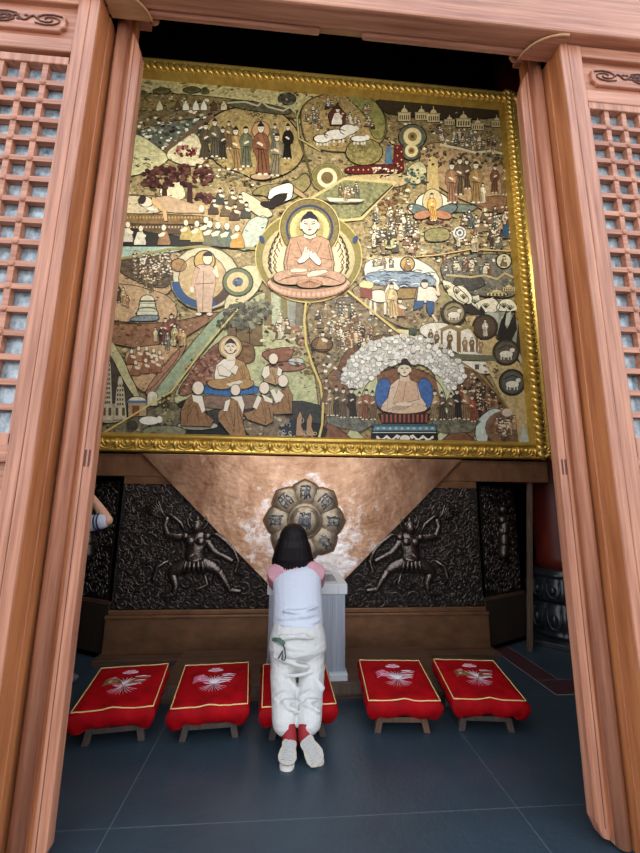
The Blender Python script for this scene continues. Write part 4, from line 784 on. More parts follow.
for x, y in ((132, 365), (139, 362), (147, 362), (154, 364), (160, 366), (136, 376), (146, 374), (157, 373), (152, 370)): kneel(p, x, y, 15, random.choice([(150, 104, 80), (166, 120, 90), (134, 90, 66)]), 1, 13, True)
p.poly([(214, 316), (234, 306), (238, 310), (172, 392), (156, 402), (150, 398)], (150, 164, 134), 11, .4); p.line([(238, 310), (205, 348), (172, 392), (100, 436)], 1.5, (214, 190, 116), 14)
flecks(p, [(112, 322), (150, 324), (150, 340), (112, 334)], 20, [(110, 70, 50), (84, 60, 46), (170, 120, 86)], (1.5, 4), 9, .4); flecks(p, [(172, 316), (182, 314), (180, 326), (164, 326)], 10, [(90, 80, 60), (70, 62, 48)], (1, 2.4), 10)
# hill and tall towers, blue-domed shrine
p.poly([(85, 340), (110, 352), (124, 382), (138, 402), (138, 420), (85, 420)], (74, 66, 58), 10, .5)
for x, w_, t, bt in ((108, 5.5, 352, 420), (121, 6.5, 377, 420)):
    p.poly([(x-w_, bt), (x-w_*.6, t+14), (x-w_*.2, t), (x+w_*.2, t), (x+w_*.6, t+14), (x+w_, bt)], (196, 186, 158), 12, .3, .005, INK)
    k = t+8
    while k < bt-16:
        for j in (-1, 0, 1): p.poly([(x+j*w_*.38-.8, k), (x+j*w_*.38+.8, k), (x+j*w_*.38+.8, k+2.4), (x+j*w_*.38-.8, k+2.4)], (90, 76, 62), 13, .1, 0)
        k += 4.6
    for j in (-1, 1): p.poly([(x+j*w_*.5-1.4, bt-12), (x+j*w_*.5+1.4, bt-12), (x+j*w_*.5+1.4, bt-4), (x+j*w_*.5-1.4, bt-4)], (92, 74, 58), 13, .1, 0)
p.poly([(98, 404), (126, 404), (126, 422), (98, 424)], (176, 160, 128), 11.6, .4, .004, INK); p.poly([(129, 402), (147, 402), (147, 416), (129, 417)], (176, 154, 120), 12, .4, .004, INK); p.poly([(133, 406), (140, 406), (140, 416), (133, 416)], (124, 74, 52), 13, .3); p.ell(138, 402, 9, 5, (216, 210, 190), 13, .2, a0=math.pi, a1=6.2832, n=12, line=INK); p.poly([(128, 401), (148, 401), (148, 403.5), (128, 403.5)], (84, 116, 142), 13.6, .2)
p.ell(153, 397, 5, 5, (222, 216, 198), 13, .2, a0=math.pi, a1=6.2832, n=10, line=INK); p.poly([(148, 397), (158, 397), (158, 406), (148, 406)], (206, 198, 172), 13, .3, .004, INK)
p.poly([(90, 430), (140, 414), (176, 400), (196, 416), (196, 446), (90, 446)], (112, 104, 82), 10, .8); flecks(p, [(100, 430), (160, 408), (178, 398), (190, 420), (190, 444), (96, 444)], 130, [(60, 54, 44), (84, 78, 60), (140, 130, 100), (176, 170, 140), (44, 40, 36)], (1, 2.8), 11); canopy(p, 166, 404, 6, 11, 40, [(90, 86, 56), (60, 58, 42), (180, 172, 120)], (1, 1.8), 12)
p_, p = p, Paint()
p.ell(150, 421, 10, 4.2, (232, 228, 214), 14, .15, line=INK); p.ell(160, 420, 3, 3.4, (226, 222, 206), 14.6, .15); p.ell(168, 418, 7, 8, (130, 124, 92), 12, .7); p.ell(165, 432, 22, 6.5, (124, 124, 100), 12.5, .5); p.ell(154, 435, 4, 2.6, (110, 66, 52), 14, .4); p.ell(133, 426, 6, 5, (70, 66, 56), 13, .6)
p.build('white_elephant', M['paint'], mural); p = p_
# red-brown wood, grey grove and teaching group
p.poly([(172, 392), (238, 312), (262, 290), (300, 296), (306, 340), (316, 380), (322, 446), (190, 446), (178, 410)], (184, 186, 142), 7, .5); p.poly([(176, 392), (212, 346), (226, 340), (222, 372), (206, 386), (184, 398)], (132, 92, 76), 9, .9); canopy(p, 203, 371, 17, 20, 120, [(150, 106, 88), (110, 72, 60), (176, 140, 116), (90, 60, 50)], (1, 2), 9.5)
for x, w_ in ((232, 4), (243, 6), (257, 5), (250, 4)): p.poly([(x-w_, 325), (x+w_, 325), (x+w_*1.1, 352 if x < 240 else 346), (x-w_*1.1, 352 if x < 240 else 346)], (116, 96, 66), 9.8, .5, .004, INK)
canopy(p, 246, 316, 21, 13, 130, [(112, 112, 92), (84, 84, 70), (140, 138, 112), (64, 62, 52), (96, 98, 84)], (1.8, 3.6), 11); canopy(p, 226, 324, 8, 5, 26, [(112, 112, 92), (84, 84, 70), (64, 62, 52)], (1.6, 3), 11); canopy(p, 262, 308, 10, 9, 36, [(112, 112, 92), (84, 84, 70), (140, 138, 112)], (1.8, 3.2), 11)
curls(p, [(218, 326), (232, 302), (262, 298), (270, 318), (250, 336), (222, 332)], 50, (48, 46, 38), (1.4, 2.4), 14.2)
for x, c in ((268, (128, 112, 78)), (276, (184, 190, 160)), (284, (134, 124, 86)), (292, (150, 150, 140)), (299, (120, 112, 92))): p.poly([(x-3, 292), (x+3, 292), (x+4, 326), (x-4, 326)], c, 9, .4)
canopy(p, 297, 344, 8, 18, 60, [(150, 112, 92), (110, 84, 68), (176, 146, 116)], (1, 2.2), 10); flecks(p, [(266, 322), (304, 326), (312, 376), (270, 366), (262, 340)], 60, [(206, 196, 150), (60, 50, 44), (150, 110, 86), (222, 216, 186), (128, 84, 66)], (1.5, 4), 10, .5); crowd(p, [(276, 318), (292, 318), (292, 348), (276, 346)], 6, 14, lv=12)
p.poly([(258, 352), (296, 346), (290, 362), (270, 364)], (140, 92, 72), 10.5, .5); p.ell(286, 367, 20, 5, (150, 106, 86), 10.6, .4); p.ell(296, 362, 8, 4, (186, 196, 190), 10.8, .3); p.poly([(222, 346), (232, 340), (254, 344), (256, 362), (240, 366)], (124, 94, 62), 10, .7)
p.poly([(176, 404), (196, 396), (200, 402), (182, 410)], (40, 36, 34), 11, .2); p.poly([(184, 412), (326, 396), (322, 446), (186, 446)], (60, 60, 58), 10, .6); p.poly([(188, 424), (330, 420), (322, 446), (186, 446)], (34, 36, 38), 11, .3)
p.ell(233, 402, 40, 8, (132, 108, 92), 11.5, .5); p.poly([(240, 418), (276, 412), (292, 418), (288, 440), (250, 440)], (128, 112, 92), 12, .6); flecks(p, [(244, 418), (290, 416), (288, 440), (246, 440)], 40, [(160, 150, 124), (96, 84, 70), (190, 180, 150), (70, 62, 54)], (1, 3), 12.6); p.ell(198, 426, 20, 4.2, (184, 180, 162), 12, .3, line=INK); p.ell(234, 439, 20, 4, (150, 136, 108), 12, .4)
p.poly([(278, 428), (296, 418), (306, 432), (292, 442)], (44, 48, 54), 13, .3); curls(p, [(276, 422), (300, 416), (306, 438), (284, 442)], 12, (170, 178, 180), (2, 4), 14); curls(p, [(284, 432), (316, 432), (316, 443), (284, 443)], 26, (200, 196, 160), (1.2, 2.4), 14)
for x, h in ((299, 24), (309, 22)): p.poly([(x-3, 436), (x-2, 436-h*.7), (x+1, 436-h), (x+3, 436-h*.8), (x+2, 436-h*.4), (x+6, 436)], (176, 140, 104), 15, .3, .004, INK)
p.line([(306, 302), (304, 320), (306, 345), (312, 365), (320, 384), (323, 405), (322, 425), (317, 446)], 2.2, (216, 192, 120), 15)
# lower middle: grey-brown scene, demons, crowds
p.poly([(306, 302), (350, 292), (402, 330), (416, 342), (372, 356), (345, 378), (326, 400), (308, 340)], (138, 120, 90), 7.5, .9); flecks(p, [(308, 304), (350, 296), (404, 334), (372, 352), (344, 372), (324, 392), (310, 340)], 260, FLECK+[(90, 96, 110), (112, 118, 124)], (.9, 2.8), 8.5)
crowd(p, [(316, 308), (356, 304), (366, 330), (340, 346), (318, 340)], 22, 13, lv=11); crowd(p, [(346, 334), (374, 330), (372, 346), (348, 348)], 9, 13, [(200, 180, 140), (60, 50, 44), (150, 110, 80)], 0, 12)
p.ell(322, 345, 10, 7, (112, 84, 62), 11, .6, line=INK); kneel(p, 322, 350, 18, (150, 120, 80), 1, 14); p.ell(345, 302, 9, 4, (110, 100, 84), 11, .7); p.poly([(345, 350), (380, 334), (404, 338), (372, 352), (350, 372), (336, 372)], (116, 84, 60), 10, .7)
p.line([(348, 292), (372, 312), (394, 330), (404, 336)], 2.2, (216, 192, 124), 15); p.line([(404, 336), (440, 350), (478, 374), (500, 398), (514, 420)], 1.6, (150, 128, 84), 15); p.poly([(396, 330), (408, 331), (408, 338)], (222, 210, 170), 15.4, .2)
p.poly([(322, 380), (345, 360), (352, 380), (352, 446), (318, 446)], (130, 98, 72), 8.6, .6); canopy(p, 309, 366, 5, 14, 50, [(150, 136, 84), (110, 96, 60), (186, 170, 110)], (.9, 1.7), 12)
# the dark corner, lotus with sages, triangles below
p.poly([(456, 350), (474, 360), (500, 398), (516, 424), (516, 446), (440, 446)], (124, 96, 72), 8, .7); flecks(p, [(470, 372), (490, 388), (512, 420), (510, 440), (478, 430), (468, 400)], 170, [(60, 48, 40), (90, 70, 56), (44, 36, 32), (150, 120, 90), (214, 204, 180), (128, 74, 58)], (1, 2.8), 10); crowd(p, [(474, 388), (492, 390), (500, 412), (478, 412)], 10, 14, [(84, 56, 44), (70, 56, 46), (150, 110, 80)], .1, 12)
p.poly([(476, 420), (492, 408), (504, 412), (488, 430), (486, 446), (474, 440)], (196, 206, 196), 13, .3, .004, (120, 120, 104)); p.ell(504, 428, 20, 17, (128, 100, 78), 13.5, .6, line=(80, 66, 54)); crowd(p, [(494, 420), (514, 420), (512, 438), (496, 438)], 9, 16, [(170, 120, 90), (110, 84, 64), (196, 160, 120)], .3, 15); p.ell(506, 413, 5, 4, (222, 200, 180), 15, .2); p.poly([(518, 446), (522, 424), (530, 446)], (188, 198, 190), 14, .3)
p.poly([(340, 446), (352, 426), (372, 446)], (188, 190, 146), 10, .3); p.poly([(318, 446), (328, 420), (360, 446)], (122, 84, 62), 11, .5); p.poly([(436, 446), (456, 426), (482, 446)], (120, 84, 62), 11, .5); p.poly([(430, 446), (440, 430), (452, 430), (440, 446)], (196, 198, 160), 10, .3)
strokes(p, full, 1500, (52, 42, 32)); strokes(p, full, 500, (214, 202, 164))
painted_panel = p.build('painted_panel', M['paint'], mural)

def motif(name, fn, parent=mural):
    q = Paint(); fn(q); return q.build(name, M['paint'], parent)
def face(q, cx, cy, r, lv, hair=(46, 44, 52)):
    q.ell(cx, cy, r*.8, r, SKIN, lv, .08, n=20, line=INK, lw=.5, th=.008)
    for s in (-1, 1):
        q.ell(cx+s*r*.82, cy+r*.12, r*.13, r*.38, SKIN, lv, .1, n=10, line=INK, lw=.35); q.line([(cx+s*r*.18, cy-r*.02), (cx+s*r*.52, cy-r*.06)], r*.09, INK, lv+1); q.line([(cx+s*r*.14, cy-r*.2), (cx+s*r*.55, cy-r*.26)], r*.05, (90, 76, 60), lv+1)
    q.line([(cx-r*.02, cy), (cx-r*.08, cy+r*.28), (cx+r*.08, cy+r*.3)], r*.06, (150, 124, 98), lv+1); q.ell(cx, cy+r*.52, r*.2, r*.085, (150, 74, 66), lv+1, .05, n=10, th=0)
    P_ = [(cx+r*.86*math.cos(a), cy-r*.12+r*.98*math.sin(a)) for a in [math.pi+math.pi*k/14 for k in range(15)]]+[(cx+r*.6, cy-r*.45), (cx, cy-r*.58), (cx-r*.6, cy-r*.45)]
    q.poly(P_, hair, lv+1.5, .2, .006); q.ell(cx, cy-r*1.0, r*.36, r*.26, hair, lv+1.2, .2, n=12)
Z = lambda x, y: (250+x/5.333, 190+y/5.333)
def disc(q):
    q.ell(*Z(312, 362), 53.6, 46, (206, 186, 118), 15, .3, n=48); q.ell(*Z(312, 362), 52.4, 44.8, (136, 124, 68), 16, .3, n=48); q.ell(*Z(312, 372), 46, 38, (196, 180, 134), 17, .3, n=40)
    q.ell(*Z(312, 360), 36, 31, (222, 212, 170), 19, .3, n=40, line=(150, 130, 84))
    for s in (-1, 1):
        for k in range(10):
            t = k/9; a = math.radians(18-t*74); rr = .9-.02*k
            x0, y0 = 308.5+s*46*rr*math.cos(a)*.98, 258.5+38*math.sin(a)*1.0
            for d, c, w_ in ((0, (58, 44, 36), 1.5), (3.2, (232, 222, 180), 1.2), (5, (120, 86, 60), 1.0)):
                x = x0-s*d; q.line([(x-s*2, y0+4.6), (x-s*.4, y0+1.6), (x+s*.9, y0-.6), (x+s*.2, y0-3), (x-s*1.2, y0-5)], w_, c, 20+d*.1)
        q.ell(308.5+s*46.5, 241, 2.4, 4, (52, 70, 110), 21, .2, s*.4)
    P_ = [(308.5+41*math.cos(a), 283+17*math.sin(a)) for a in [math.pi*.02+math.pi*.96*k/20 for k in range(21)]]+[(308.5+38*math.cos(a), 280+11*math.sin(a)) for a in [math.pi*.98-math.pi*.96*k/20 for k in range(21)]]
    q.ell(308.5, 283, 41, 9.5, (96, 84, 52), 21, .3, n=30); q.poly(P_, (188, 146, 120), 23, .4, .006, INK)
    for k in range(23):
        a = math.pi*(.06+.88*k/22); q.ell(308.5+39.6*math.cos(a), 282+14.4*math.sin(a), 1.9, 2.4, (214, 176, 150), 24, .2, n=8); q.ell(308.5+39.8*math.cos(a), 283.8+16.6*math.sin(a), 1.3, 1, (160, 112, 96), 24.5, .2, n=6)
roundel = motif('central_roundel', disc)
def cbuddha(q):
    q.ell(*Z(317, 215), 30.4, 30.4, (214, 196, 130), 24, .2, n=44); q.ell(*Z(317, 215), 29.3, 29.3, (84, 48, 40), 24.6, .2, n=44); q.ell(*Z(317, 215), 28.6, 28.6, (128, 116, 72), 25.2, .5, n=44); q.ring(*Z(317, 217), 21.5, 23.6, (58, 68, 98), 26.5)
    q.ell(*Z(317, 222), 19.6, 19.6, (206, 186, 128), 26, .3, n=36)
    for k in range(22): a = k*6.2832/22; q.ell(309.5+17.4*math.cos(a), 231.5+17.4*math.sin(a), 2.3, 2.3, (230, 204, 140), 27, .2, n=8)
    q.ell(*Z(318, 225), 13.5, 15, (176, 160, 104), 28, .3, n=26)
    R = (188, 150, 122); D = (126, 88, 66)
    q.poly([Z(*v) for v in ((215, 272), (255, 262), (290, 258), (318, 272), (345, 258), (385, 264), (418, 282), (436, 350), (444, 400), (440, 440), (318, 460), (190, 440), (182, 400), (196, 330))], R, 29, .4, .012, INK, .8)
    for s, pts in ((0, ((215, 300), (206, 350), (196, 400), (200, 436))), (1, ((415, 300), (424, 350), (436, 400), (430, 436))), (2, ((250, 290), (270, 340), (280, 380))), (3, ((380, 290), (366, 330), (352, 360))), (4, ((235, 372), (262, 375))), (5, ((360, 372), (438, 386))), (6, ((290, 262), (318, 290), (346, 262)))): q.line([Z(*v) for v in pts], .55, D, 30.5)
    for cx, cy, rx, rot in ((228, 476, 19, -.05), (402, 480, 19.5, .1)): q.ell(*Z(cx, cy), rx, 7.6, (194, 156, 128), 32, .35, rot, line=INK, lw=.6, n=26, th=.014)
    for k in range(5): q.line([Z(150+18*k, 500-10*k), Z(190+24*k, 482-4*k), Z(240+18*k, 470)], .45, D, 33.2); q.line([Z(480-18*k, 505-9*k), Z(440-22*k, 486-4*k), Z(390-16*k, 472)], .45, D, 33.2)
    q.ell(*Z(316, 512), 12.5, 4.2, (186, 144, 114), 33, .35, line=INK, lw=.5); [q.line([Z(316, 496), Z(316+16*k, 530-abs(k)*3)], .4, D, 34) for k in range(-4, 5)]
    q.poly([Z(*v) for v in ((212, 440), (238, 432), (300, 436), (305, 446), (260, 452), (218, 452))], SKIN, 34, .1, .008, INK, .5); q.poly([Z(*v) for v in ((302, 462), (330, 446), (400, 440), (416, 450), (360, 470), (306, 478))], SKIN, 34, .1, .008, INK, .5)
    q.poly([Z(*v) for v in ((252, 392), (275, 370), (282, 345), (292, 318), (300, 316), (302, 336), (314, 330), (318, 352), (312, 378), (288, 398), (262, 406))], (234, 224, 202), 34.5, .08, .01, INK, .5); q.poly([Z(*v) for v in ((314, 342), (326, 338), (330, 352), (345, 346), (360, 368), (372, 384), (378, 404), (368, 416), (350, 408), (326, 384), (316, 372))], (234, 224, 202), 35, .08, .01, INK, .5)
    for x in (288, 296, 306): q.line([Z(x, 326), Z(x-2, 350)], .35, (150, 124, 98), 36.5)
    q.poly([Z(*v) for v in ((290, 238), (346, 238), (352, 264), (318, 276), (284, 264))], SKIN, 31, .1, .006, INK, .4); q.line([Z(294, 252), Z(318, 258), Z(342, 252)], .4, (150, 124, 98), 32.5); face(q, *Z(317, 200), 10.3, 36)
motif('seated_figure', cbuddha, roundel)
def teacher(q):
    q.ell(231, 389, 28, 5.4, (50, 92, 142), 15, .3, line=INK, n=28); [q.ell(206+5*k, 392+2.2*math.sin(k*.35), 2.6, 2.8, (66, 112, 164), 16, .2, n=8) for k in range(11)]
    q.ell(230.5, 348, 11.4, 11.4, (176, 150, 104), 16, .2, n=26, line=INK); q.ell(230.5, 348, 9.6, 9.6, (222, 198, 160), 17, .2, n=26)
    q.poly([(217, 366), (224, 360), (238, 360), (246, 366), (248, 378), (240, 384), (216, 384), (215, 376)], (234, 226, 210), 18, .12, .012, INK, .6); q.poly([(236, 360), (244, 363), (249, 372), (251, 384), (212, 388), (214, 381), (230, 378), (234, 370)], (172, 136, 92), 20, .4, .012, INK, .6)
    q.ell(220, 385, 12, 4.8, (176, 140, 96), 21, .4, .1, line=INK, n=20); q.ell(243, 385, 11, 4.8, (176, 140, 96), 21, .4, -.1, line=INK, n=20); q.poly([(226, 385), (240, 381), (244, 383), (232, 388)], SKIN, 22.5, .1, .006, INK, .4)
    q.poly([(218, 368), (222, 366), (232, 374), (230, 378), (220, 376)], (232, 222, 204), 23, .1, .006, INK, .4); q.poly([(230, 372), (236, 366), (239, 368), (236, 376)], (232, 222, 204), 23.5, .1, .006, INK, .4); [q.line([(238+3*k, 366), (243+1.5*k, 380)], .45, (120, 84, 48), 22) for k in range(3)]
    q.poly([(227, 354), (235, 354), (236, 361), (227, 361)], SKIN, 21, .1); face(q, 231, 348, 6.6, 23)
motif('seated_figure', teacher)
def monk(head, hr, robe, col, skin_polys=(), lines=()):
    def f(q):
        q.poly(robe, col, 24, .45, .012, INK, .6)
        for s in skin_polys: q.poly(s, (232, 222, 204), 25.5, .1, .008, INK, .45)
        for l in lines: q.line(l, .5, tuple(int(v*.6) for v in col), 25.2)
        ys = [v[1] for v in robe]; ym = (min(ys)+max(ys))/2
        for v in robe:
            if v[1] > ym:
                for t0 in (.25, .45): q.line([(head[0]+(v[0]-head[0])*t0+1.2*(t0 > .3), head[1]+hr*1.5+(v[1]-head[1]-hr*1.5)*t0), (v[0]*.75+head[0]*.25+.6, v[1]*.8+(head[1]+hr*1.5)*.2), (v[0]*.94+head[0]*.06, v[1]-1.2)], .4, tuple(int(w_*.66) for w_ in col), 25.1)
        q.ell(*head, hr*.85, hr, (230, 216, 196), 27, .08, n=18, line=INK, lw=.5, th=.01); q.ell(head[0]-hr*.75, head[1]+hr*.15, hr*.16, hr*.3, (214, 190, 166), 28, .1, n=8)
    return motif('kneeling_monk', f)
T = (156, 120, 84)
monk((199, 389), 6.5, [(187, 401), (193, 396), (201, 402), (206, 414), (214, 421), (211, 427), (182, 426), (182, 412)], (140, 106, 74), [[(193, 396), (203, 397), (206, 411), (203, 414), (199, 404), (194, 402)]], [[(190, 402), (188, 424)], [(197, 406), (200, 424)]])
monk((236, 391), 5.4, [(230, 401), (240, 398), (244, 410), (243, 424), (247, 438), (233, 438), (219, 421), (219, 413), (226, 408)], T, [[(231, 398), (242, 397), (245, 406), (243, 414), (238, 402)], [(226, 402), (231, 400), (228, 412), (224, 412)]], [[(230, 408), (236, 436)], [(237, 404), (240, 434)], [(224, 414), (234, 432)]])
monk((264.5, 389), 5.8, [(260, 400), (270, 397), (273, 408), (273, 422), (266, 426), (248, 420), (244, 414), (254, 411)], T, [[(258, 396), (262, 399), (257, 410), (253, 408)], [(262, 395), (272, 400), (273, 404), (265, 402)]], [[(262, 404), (266, 424)], [(268, 402), (271, 420)], [(252, 414), (266, 424)]])
monk((283, 382), 5.8, [(278, 394), (288, 388), (292, 396), (292, 414), (274, 415), (272, 408)], (150, 114, 78), [[(270, 391), (274, 390), (280, 402), (276, 404)], [(278, 390), (284, 396), (280, 403), (276, 400)]], [[(282, 398), (284, 414)], [(288, 394), (290, 412)]])
monk((273.5, 360), 5.2, [(264, 373), (272, 368), (281, 370), (283, 380), (276, 386), (264, 382)], (176, 146, 108), [[(264, 368), (269, 367), (270, 376), (265, 380), (262, 376)], [(278, 368), (282, 371), (281, 378), (277, 376)]], [[(272, 372), (276, 384)]])
def blossom(q):
    A = [(403+62*math.cos(a), 384+48*math.sin(a)) for a in [math.pi*(1.0+.97*k/22) for k in range(23)]]+[(448, 392), (440, 378), (424, 366), (404, 362), (384, 368), (368, 382), (358, 390)]
    q.poly(A, (206, 204, 194), 14, .4)
    for x, y in scatter(A, 330):
        r = random.uniform(1.5, 3); c = random.choice([(232, 230, 222), (214, 212, 204), (240, 238, 230), (190, 188, 180), (222, 216, 206)]); q.ell(x, y, r, r*.9, c, 15+random.random()*4, .25, n=9, line=(120, 116, 108), lw=.3, th=.008)
    q.poly([(358, 390), (368, 380), (376, 374), (378, 392), (372, 412), (352, 392)], (190, 194, 152), 13.2, .3); q.poly([(434, 374), (448, 386), (456, 398), (446, 414), (440, 400)], (196, 198, 160), 13.2, .3); q.ell(403, 402, 42, 34, (128, 92, 68), 12.8, .5, a0=math.pi, a1=6.2832, n=24)
motif('blossom_canopy', blossom)
def rbuddha(q):
    for s in (-1, 1): q.ell(403.5+s*20, 395, 8.5, 16, (70, 104, 160), 16, .4, line=INK, n=22)
    S = (216, 192, 168)
    q.poly([(390, 386), (397, 380), (409, 380), (416, 384), (420, 398), (425, 405), (424, 412), (382, 412), (381, 406), (387, 399)], S, 20, .2, .014, INK, .6); q.poly([(399, 381), (410, 381), (416, 386), (418, 400), (402, 404), (391, 404), (396, 392)], (204, 172, 144), 21.5, .3, .01, INK, .4)
    q.line([(405, 383), (402, 402)], .5, (140, 104, 84), 23); q.ell(403, 409, 23, 5.2, (214, 186, 158), 22, .25, line=INK, n=24, th=.012); q.ell(403, 405, 9, 2, (224, 204, 182), 24, .1, line=INK, lw=.3); q.poly([(389, 390), (393, 388), (392, 402), (391, 413), (387, 413), (387, 402)], S, 24, .15, .008, INK, .4)
    for k in range(4): q.line([(386+5*k, 411), (396+4*k, 407)], .4, (150, 116, 92), 25)
    q.poly([(399, 375), (408, 375), (409, 382), (399, 382)], S, 22, .1); face(q, 403.5, 370, 7.2, 25, (58, 44, 38)); q.ell(403.5, 362.5, 3.4, 3, (58, 44, 38), 27, .2)
    q.poly([(378, 414), (429, 414), (425, 424), (382, 424)], (58, 40, 36), 20, .3, .008, INK)
    for k in range(11): x = 380.5+4.4*k; q.poly([(x, 415), (x+2, 415), (x+2-.2*(k-5)*.3, 423), (x-.2*(k-5)*.3, 423)], (150, 86, 70), 21.5, .2, .003)
    q.poly([(373, 424.5), (434, 424.5), (436, 427), (371, 427)], (70, 92, 104), 21, .3, .006, INK); q.poly([(374, 427), (434, 427), (435, 431), (372, 431)], (92, 146, 170), 20.5, .3, .005, INK); [q.poly([(376+6*k, 428), (378.5+6*k, 428), (378.5+6*k, 430), (376+6*k, 430)], (206, 190, 150), 22, .1, 0) for k in range(10)]
    q.poly([(371, 431), (436, 431), (438, 446), (370, 446)], (34, 34, 36), 20, .2, .006); q.line([(372, 433), (435, 433)], .8, (210, 206, 196), 21.5); 
    for s in (-1, 1):
        q.line([(404+s*3, 438), (404+s*8, 436), (404+s*13, 441), (404+s*18, 436.5), (404+s*23, 441), (404+s*28, 437)], 1.7, (224, 222, 214), 22)
        for k in range(5): q.ell(404+s*(7+5*k), 438+2*(k % 2), 1.6, 1.4, (224, 222, 214), 22.4, .1, n=8)
    q.ell(404, 439, 5, 3.4, (222, 218, 208), 23, .1, line=INK)
motif('seated_figure', rbuddha)
for P_, c, cc in (([(326, 418), (350, 414), (374, 416), (374, 424), (360, 432), (340, 428), (328, 424)], (116, 116, 104), [(330, 418), (372, 418), (360, 430), (336, 426)]), ([(432, 418), (470, 416), (480, 422), (470, 432), (445, 434), (432, 430)], (116, 112, 94), [(434, 420), (476, 420), (468, 430), (440, 432)])):
    def cl(q): q.poly(P_, c, 13, .7, .005, (60, 58, 50)); curls(q, cc, 16, tuple(v*.7 for v in c), (1.6, 3), 14)
    motif('cloud_bank', cl)
for i, (x, a, c) in enumerate([(326, 378, 404), (329, 388, 416), (336, 386, 416), (343, 388, 418), (351, 388, 418), (359, 392, 418), (366, 389, 420), (372, 391, 420), (434, 390, 420), (441, 392, 420), (450, 393, 420), (456, 389, 419), (464, 388, 420), (461, 384, 402), (471, 395, 422)]):
    motif('attendant_figure', lambda q: fig(q, x, a, c, [(120, 96, 72), (150, 128, 96), (84, 72, 60), (104, 92, 72), (54, 48, 46), (140, 112, 84), (136, 88, 66)][i % 7] if x != 471 else (140, 84, 62), 15))

# ------------------------------------------------------------------ column, post, donation box
col = thing('column', 'round red lacquered column on a carved black lotus stone base', 'column', (3.3, 4.72, 0))
b = MB(); b.lathe([(.29, .76), (.275, .9), (.27, 3), (.27, 9)], (3.3, 4.72, 0), 48); b.build('shaft', M['red_lacquer'], col)
b = MB()
wob = lambda t, r, z: 1+.045*abs(math.sin(t*7))**.6*(1 if .07 < z < .72 else 0)
b.lathe([(.40, .05), (.40, .1), (.375, .12), (.41, .16), (.425, .24), (.41, .34), (.36, .40), (.35, .42)], (3.3, 4.72, 0), 112, wob=wob)
b.lathe([(.35, .42), (.375, .44), (.39, .50), (.385, .58), (.35, .66), (.34, .69), (.36, .70), (.36, .73), (.33, .745), (.33, .76), (.28, .77)], (3.3, 4.72, 0), 112, wob=wob)
st = b.build('lotus_base', M['black_stone'], col)
b = MB()
for z0, z1, r in ((.15, .36, .435), (.47, .64, .40)):
    for k in range(14):
        a = (k+.5)*math.pi/7; c = lambda da, z, rr: Vector((3.3+rr*math.cos(a+da), 4.72+rr*math.sin(a+da), z))
        b.tube([c(-.15, z1, r-.02), c(-.17, (z0+z1)/2, r+.005), c(-.10, z0+.02, r), c(0, z0, r-.005), c(.10, z0+.02, r), c(.17, (z0+z1)/2, r+.005), c(.15, z1, r-.02)], .013, 6); b.ball(c(0, (z0+z1)/2, r), (.04, .04, (z1-z0)*.28), 8, 6)
b.build('petal_carving', M['black_stone'], st)
b = MB(); b.prism([Vector((3.3+.62*math.cos(a), 4.72+.62*math.sin(a), 0)) for a in [math.pi/8+k*math.pi/4 for k in range(8)]], (0, 0, .055)); b.build('plinth_slab', M['black_stone'], col, bevel=.006)
post = MB(); post.prism([Vector((2.55, 4.30, 0)), Vector((2.595, 4.30, 0)), Vector((2.595, 4.345, 0)), Vector((2.55, 4.345, 0))], (.15, -.01, 1.742)); o = post.build('wooden_post', M['post_wood'], None, bevel=.003)
o['label'] = 'slim weathered wooden post standing under the altar ledge beside the red column'; o['category'] = 'post'
bx0, bx1, by0, by1 = -.125, .497, 3.43, 3.98
box = thing('donation_box', 'brushed steel donation box with white lid, half hidden behind the kneeling person', 'box', ((bx0+bx1)/2, (by0+by1)/2, .13))
b = MB(); b.box(bx0-.012, bx1+.012, by0-.045, by1, .13, .185); b.build('foot_plate', M['white_lid'], box, bevel=.005)
b = MB(); b.box(bx0, bx1, by0, by1, .185, .765); b.build('body', M['steel'], box, bevel=.004)
b = MB(); x0, x1, y0, y1 = bx0-.015, bx1+.015, by0-.02, by1+.01; mx = .075
b.box(x0, x0+mx, y0, y1, .765, .845); b.box(x1-mx, x1, y0, y1, .765, .845); b.box(x0+mx, x1-mx, y0, y0+mx*1.6, .765, .845); b.box(x0+mx, x1-mx, y1-mx, y1, .765, .845)
lid = b.build('lid', M['white_lid'], box, bevel=.004)
b = MB(); A = [(x0+mx, y0+mx*1.6), (x1-mx, y0+mx*1.6), (x1-mx, y1-mx), (x0+mx, y1-mx)]; c = ((x0+x1)/2, (y0+y1)/2); Bm = [(c[0]+(x-c[0])*.5, c[1]+(y-c[1])*.2) for x, y in A]
b.mesh([Vector((x, y, .835)) for x, y in A]+[Vector((x, y, .772)) for x, y in Bm], [(0, 1, 5, 4), (1, 2, 6, 5), (2, 3, 7, 6), (3, 0, 4, 7)]); b.mesh([Vector((x, y, .772)) for x, y in Bm], [(0, 1, 2, 3)], mi=1)
b.build('coin_slot', [M['steel'], M['slot']], lid)

